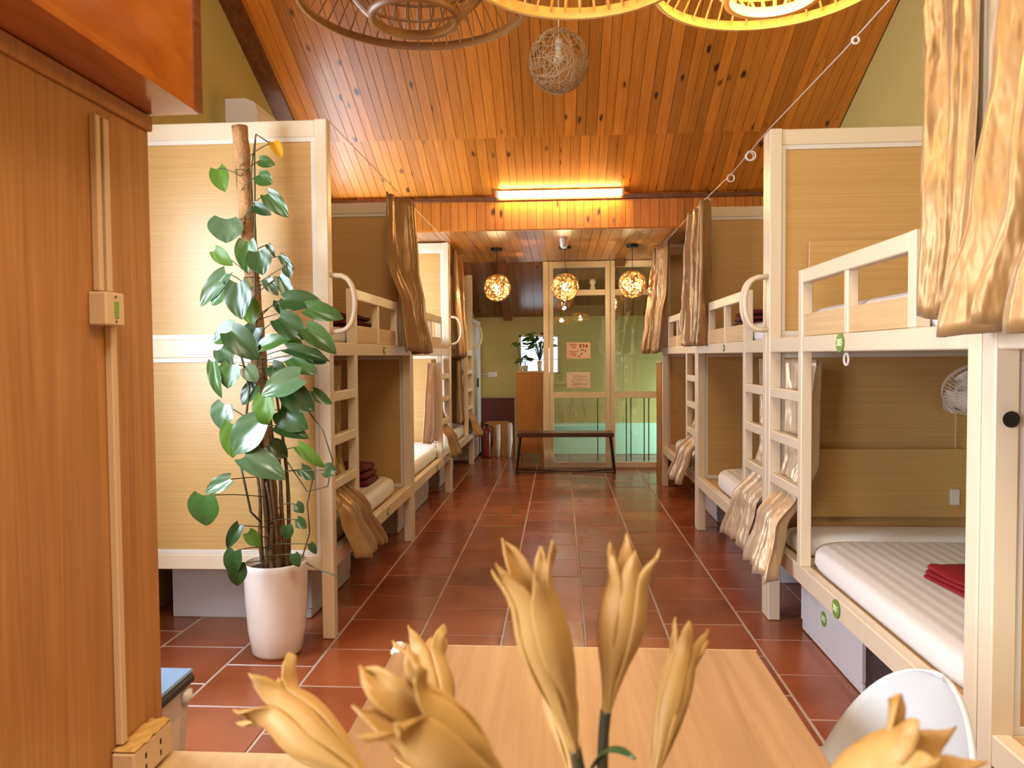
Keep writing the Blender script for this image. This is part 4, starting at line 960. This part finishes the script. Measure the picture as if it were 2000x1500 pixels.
# ------------------------------------------------------------------ far end : bench, cabinet, plants, locker, oddments
be = thing('dark_bench', (.06, 8.85, 0), 'dark wooden bench with black crossed legs before the glass partition', 'bench')
MB().box(-.49, .612, 8.70, 9.0, .425, .475, .006).build('seat', M['bench'], be)
for xx, d in ((-.46, -.045), (.58, .045)):
    MB().tube([(xx, 8.72, .425), (xx+d, 8.72, .012)], .011, 6).build('leg', M['black'], be); MB().tube([(xx, 8.97, .425), (xx+d, 8.97, .012)], .011, 6).build('leg', M['black'], be)
    MB().tube([(xx+d, 8.72, .012), (xx+d, 8.97, .012)], .011, 6).build('foot_bar', M['black'], be)
MB().tube([(-.505, 8.72, .014), (.625, 8.97, .014)], .009, 6).build('cross_bar', M['black'], be); MB().tube([(-.505, 8.97, .018), (.625, 8.72, .018)], .009, 6).build('cross_bar', M['black'], be)
ca = thing('orange_cabinet', (-.375, 9.62, 0), 'narrow orange-brown wooden cabinet beside the glass partition', 'cabinet')
MB().box(-.545, -.205, 9.60, 10.0, .12, 1.145, .004).build('body', M['cabinet'], ca)
MB().box(-.55, -.20, 9.592, 10.0, 1.145, 1.165, .003).build('top', M['oak_pale'], ca)
for xx in (-.53, -.25):
    for yy in (9.61, 9.95): MB().box(xx, xx+.03, yy, yy+.03, 0, .12).build('leg', M['cabinet'], ca)
# small plants on the cabinet
def small_plant(c, h, n, spread, potm, label, seed, pr=.035, ph=.10):
    rnd = random.Random(seed); c = Vector(c); t = thing('small_potted_plant', c, label, 'potted plant')
    MB().lathe(c, [(0, 0), (pr*.75, 0), (pr, ph), (pr*.9, ph), (pr*.85, ph-.01), (0, ph-.01)], 16).build('pot', M[potm], t, True)
    for k in range(n):
        a = rnd.uniform(0, 2*PI); e = rnd.uniform(.25, 1); tip = c+Vector((math.cos(a)*spread*e, math.sin(a)*spread*e*.6, ph+h*rnd.uniform(.45, 1))); st = c+Vector((0, 0, ph-.01)); md = (st+tip)/2+Vector((0, 0, h*.12))
        MB().tube([st, md, tip], .0025, 4).build('stem', M['stem'], t)
        d = Vector((math.cos(a), math.sin(a)*.6, rnd.uniform(-.5, .35))).normalized(); nn = Vector((rnd.uniform(-.4, .4), -.7, .8)); x = d.cross(nn).normalized(); nn = x.cross(d).normalized(); L_ = rnd.uniform(.06, .11); w = L_*rnd.uniform(.45, .7)
        o = bpy.data.objects.new('leaf', rnd.choice(LM[rnd.choice('gdb')])); COL.objects.link(o); o.parent = t
        mtx = Matrix(((x.x*w, d.x*L_, nn.x*L_, 0), (x.y*w, d.y*L_, nn.y*L_, 0), (x.z*w, d.z*L_, nn.z*L_, 0), (0, 0, 0, 1))); mtx.translation = tip-c; o.matrix_local = mtx
small_plant((-.255, 9.74, 1.165), 0.36, 44, .17, 'ceramic', 'leafy green plant in a white vase on the orange cabinet', 4, .033, .13)
small_plant((-.44, 9.74, 1.165), .12, 9, .07, 'grey_locker', 'small low plant in a grey pot on the orange cabinet', 9, .04, .07)
small_plant((-.50, 9.85, 1.165), .42, 8, .10, 'ceramic', 'sparse trailing plant at the cabinet corner', 14, .025, .06)
lk = thing('white_locker', (-1.25, 10.0, 0), 'tall white metal locker at the far end behind the last bunk', 'locker')
MB().box(-1.75, -1.10, 9.62, 10.44, .03, 1.78, .006).build('body', M['white_locker'], lk)
MB().box(-1.77, -1.085, 9.60, 10.45, 1.78, 1.83, .006).build('top', M['white_locker'], lk)
for k in range(2): 
    d = MB().box(-1.10, -1.085, 9.63+.405*k, 10.025+.405*k, .05, 1.77, .003).build('door', M['white_locker'], lk); MB().box(-1.085, -1.07, 9.98+.06*k, 9.995+.06*k, .95, 1.07, .002).build('handle', M['black'], d)
MB().box(-1.72, -1.12, 9.64, 10.42, 0, .03).build('plinth', M['dark_locker'], lk)
bt = thing('storage_bundle', (-1.2, 9.8, 1.83), 'small dark bundle on top of the white locker', 'bundle')
rounded(-1.3, -1.1, 9.66, 9.9, 1.832, 1.93, .6).build('wrap', M['dark_locker'], bt, True)
MB().tube(circle((-1.2, 9.78, 1.885), .045, 16, 'y'), .006, 5, closed=True).build('strap', M['black'], bt)
tag(MB().box(-1.08, -.62, 10.43, 10.46, .0, .78, .004).build('maroon_board', M['maroon_board'], loc=(-.85, 10.44, 0)), 'dark maroon board leaning on the green back wall', 'board')
mb = MB(); pts = [(-1.05, 0), (-.64, 0), (-.64, .40), (-.67, .45), (-.72, .47), (-.97, .47), (-1.03, .45), (-1.05, .40)]
n = len(pts)
for yy in (10.36, 10.39): mb.v += [Vector((a, yy, b_)) for a, b_ in pts]
mb.f += [tuple(range(n)), tuple(range(2*n-1, n-1, -1))]+[((k+1) % n, k, n+k, n+(k+1) % n) for k in range(n)]
tag(mb.build('brown_headboard', M['cabinet'], loc=(-.85, 10.37, 0)), 'brown rounded board propped before the maroon board', 'board')
ex = thing('fire_extinguisher', (-.985, 10.15, 0), 'dark red fire extinguisher on the floor by the white locker', 'fire extinguisher')
MB().lathe((-.985, 10.15, 0), [(0, 0), (.062, 0), (.066, .02), (.066, .33), (.05, .375), (.022, .40), (.02, .42), (0, .42)], 20).build('cylinder', M['extinguisher'], ex, True)
MB().box(-1.02, -.95, 10.135, 10.165, .42, .45, .004).build('valve', M['black'], ex); MB().tube([(-.96, 10.15, .43), (-.90, 10.14, .40), (-.90, 10.13, .25), (-.91, 10.12, .15)], .009, 6).build('hose', M['black'], ex, True)
for x, z1, lean, lab in ((-.83, .43, 0, 'straight white roll standing by the fire extinguisher'), (-.685, .45, .03, 'leaning white roll standing beside the orange cabinet')):
    t = thing('paper_roll', (x, 10.2, 0), lab, 'roll'); MB().tube([(x-.01, 10.2, 0), (x+lean*.5, 10.21, z1/2), (x+lean*.3, 10.25, z1)], .033, 14).build('sheet', M['plastic'], t, True); MB().tube(circle((x+lean*.3, 10.25, z1), .025, 14), .004, 5, closed=True).build('rolled_edge', M['plastic'], t)
ws = thing('wall_socket', (-.93, 10.5, 1.1), 'cream socket plate on the green back wall', 'socket')
MB().box(-.99, -.87, 10.475, 10.499, 1.07, 1.14, .004).build('plate', M['plastic'], ws); MB().box(-.97, -.89, 10.47, 10.476, 1.085, 1.125, .003).build('face', M['plastic'], ws)
MB().box(-1.09, -.99, 10.485, 10.499, 1.10, 1.112).build('conduit', M['plastic'], ws)
wc = thing('low_wood_cabinet', (1.3, 8.2, 0), 'low brown wooden cabinet behind the bunk beside the glass', 'cabinet')
MB().box(1.045, 1.9, 8.0, 8.36, 0, 1.265, .004).build('body', M['cabinet'], wc); MB().box(1.04, 1.9, 7.995, 8.365, 1.265, 1.285, .003).build('top', M['oak_pale'], wc)
ac = thing('air_conditioner', (-XW, 5.0, 2.78), 'white air conditioner casing above the bunk behind the plant', 'air conditioner')
mb = MB(); prof = [(-XW+.002, 2.80), (-XW+.20, 2.80), (-XW+.22, 2.84), (-XW+.22, 2.99), (-XW+.20, 3.045), (-XW+.14, 3.07), (-XW+.002, 3.07)]; n = len(prof)
for yy in (4.98, 5.75): mb.v += [Vector((a, yy, b_)) for a, b_ in prof]
mb.f += [tuple(range(n)), tuple(range(2*n-1, n-1, -1))]+[((k+1) % n, k, n+k, n+(k+1) % n) for k in range(n)]
mb.build('casing', M['plastic'], ac); MB().box(-XW+.05, -XW+.19, 5.05, 5.68, 2.79, 2.802).build('louvre', M['grey_locker'], ac)
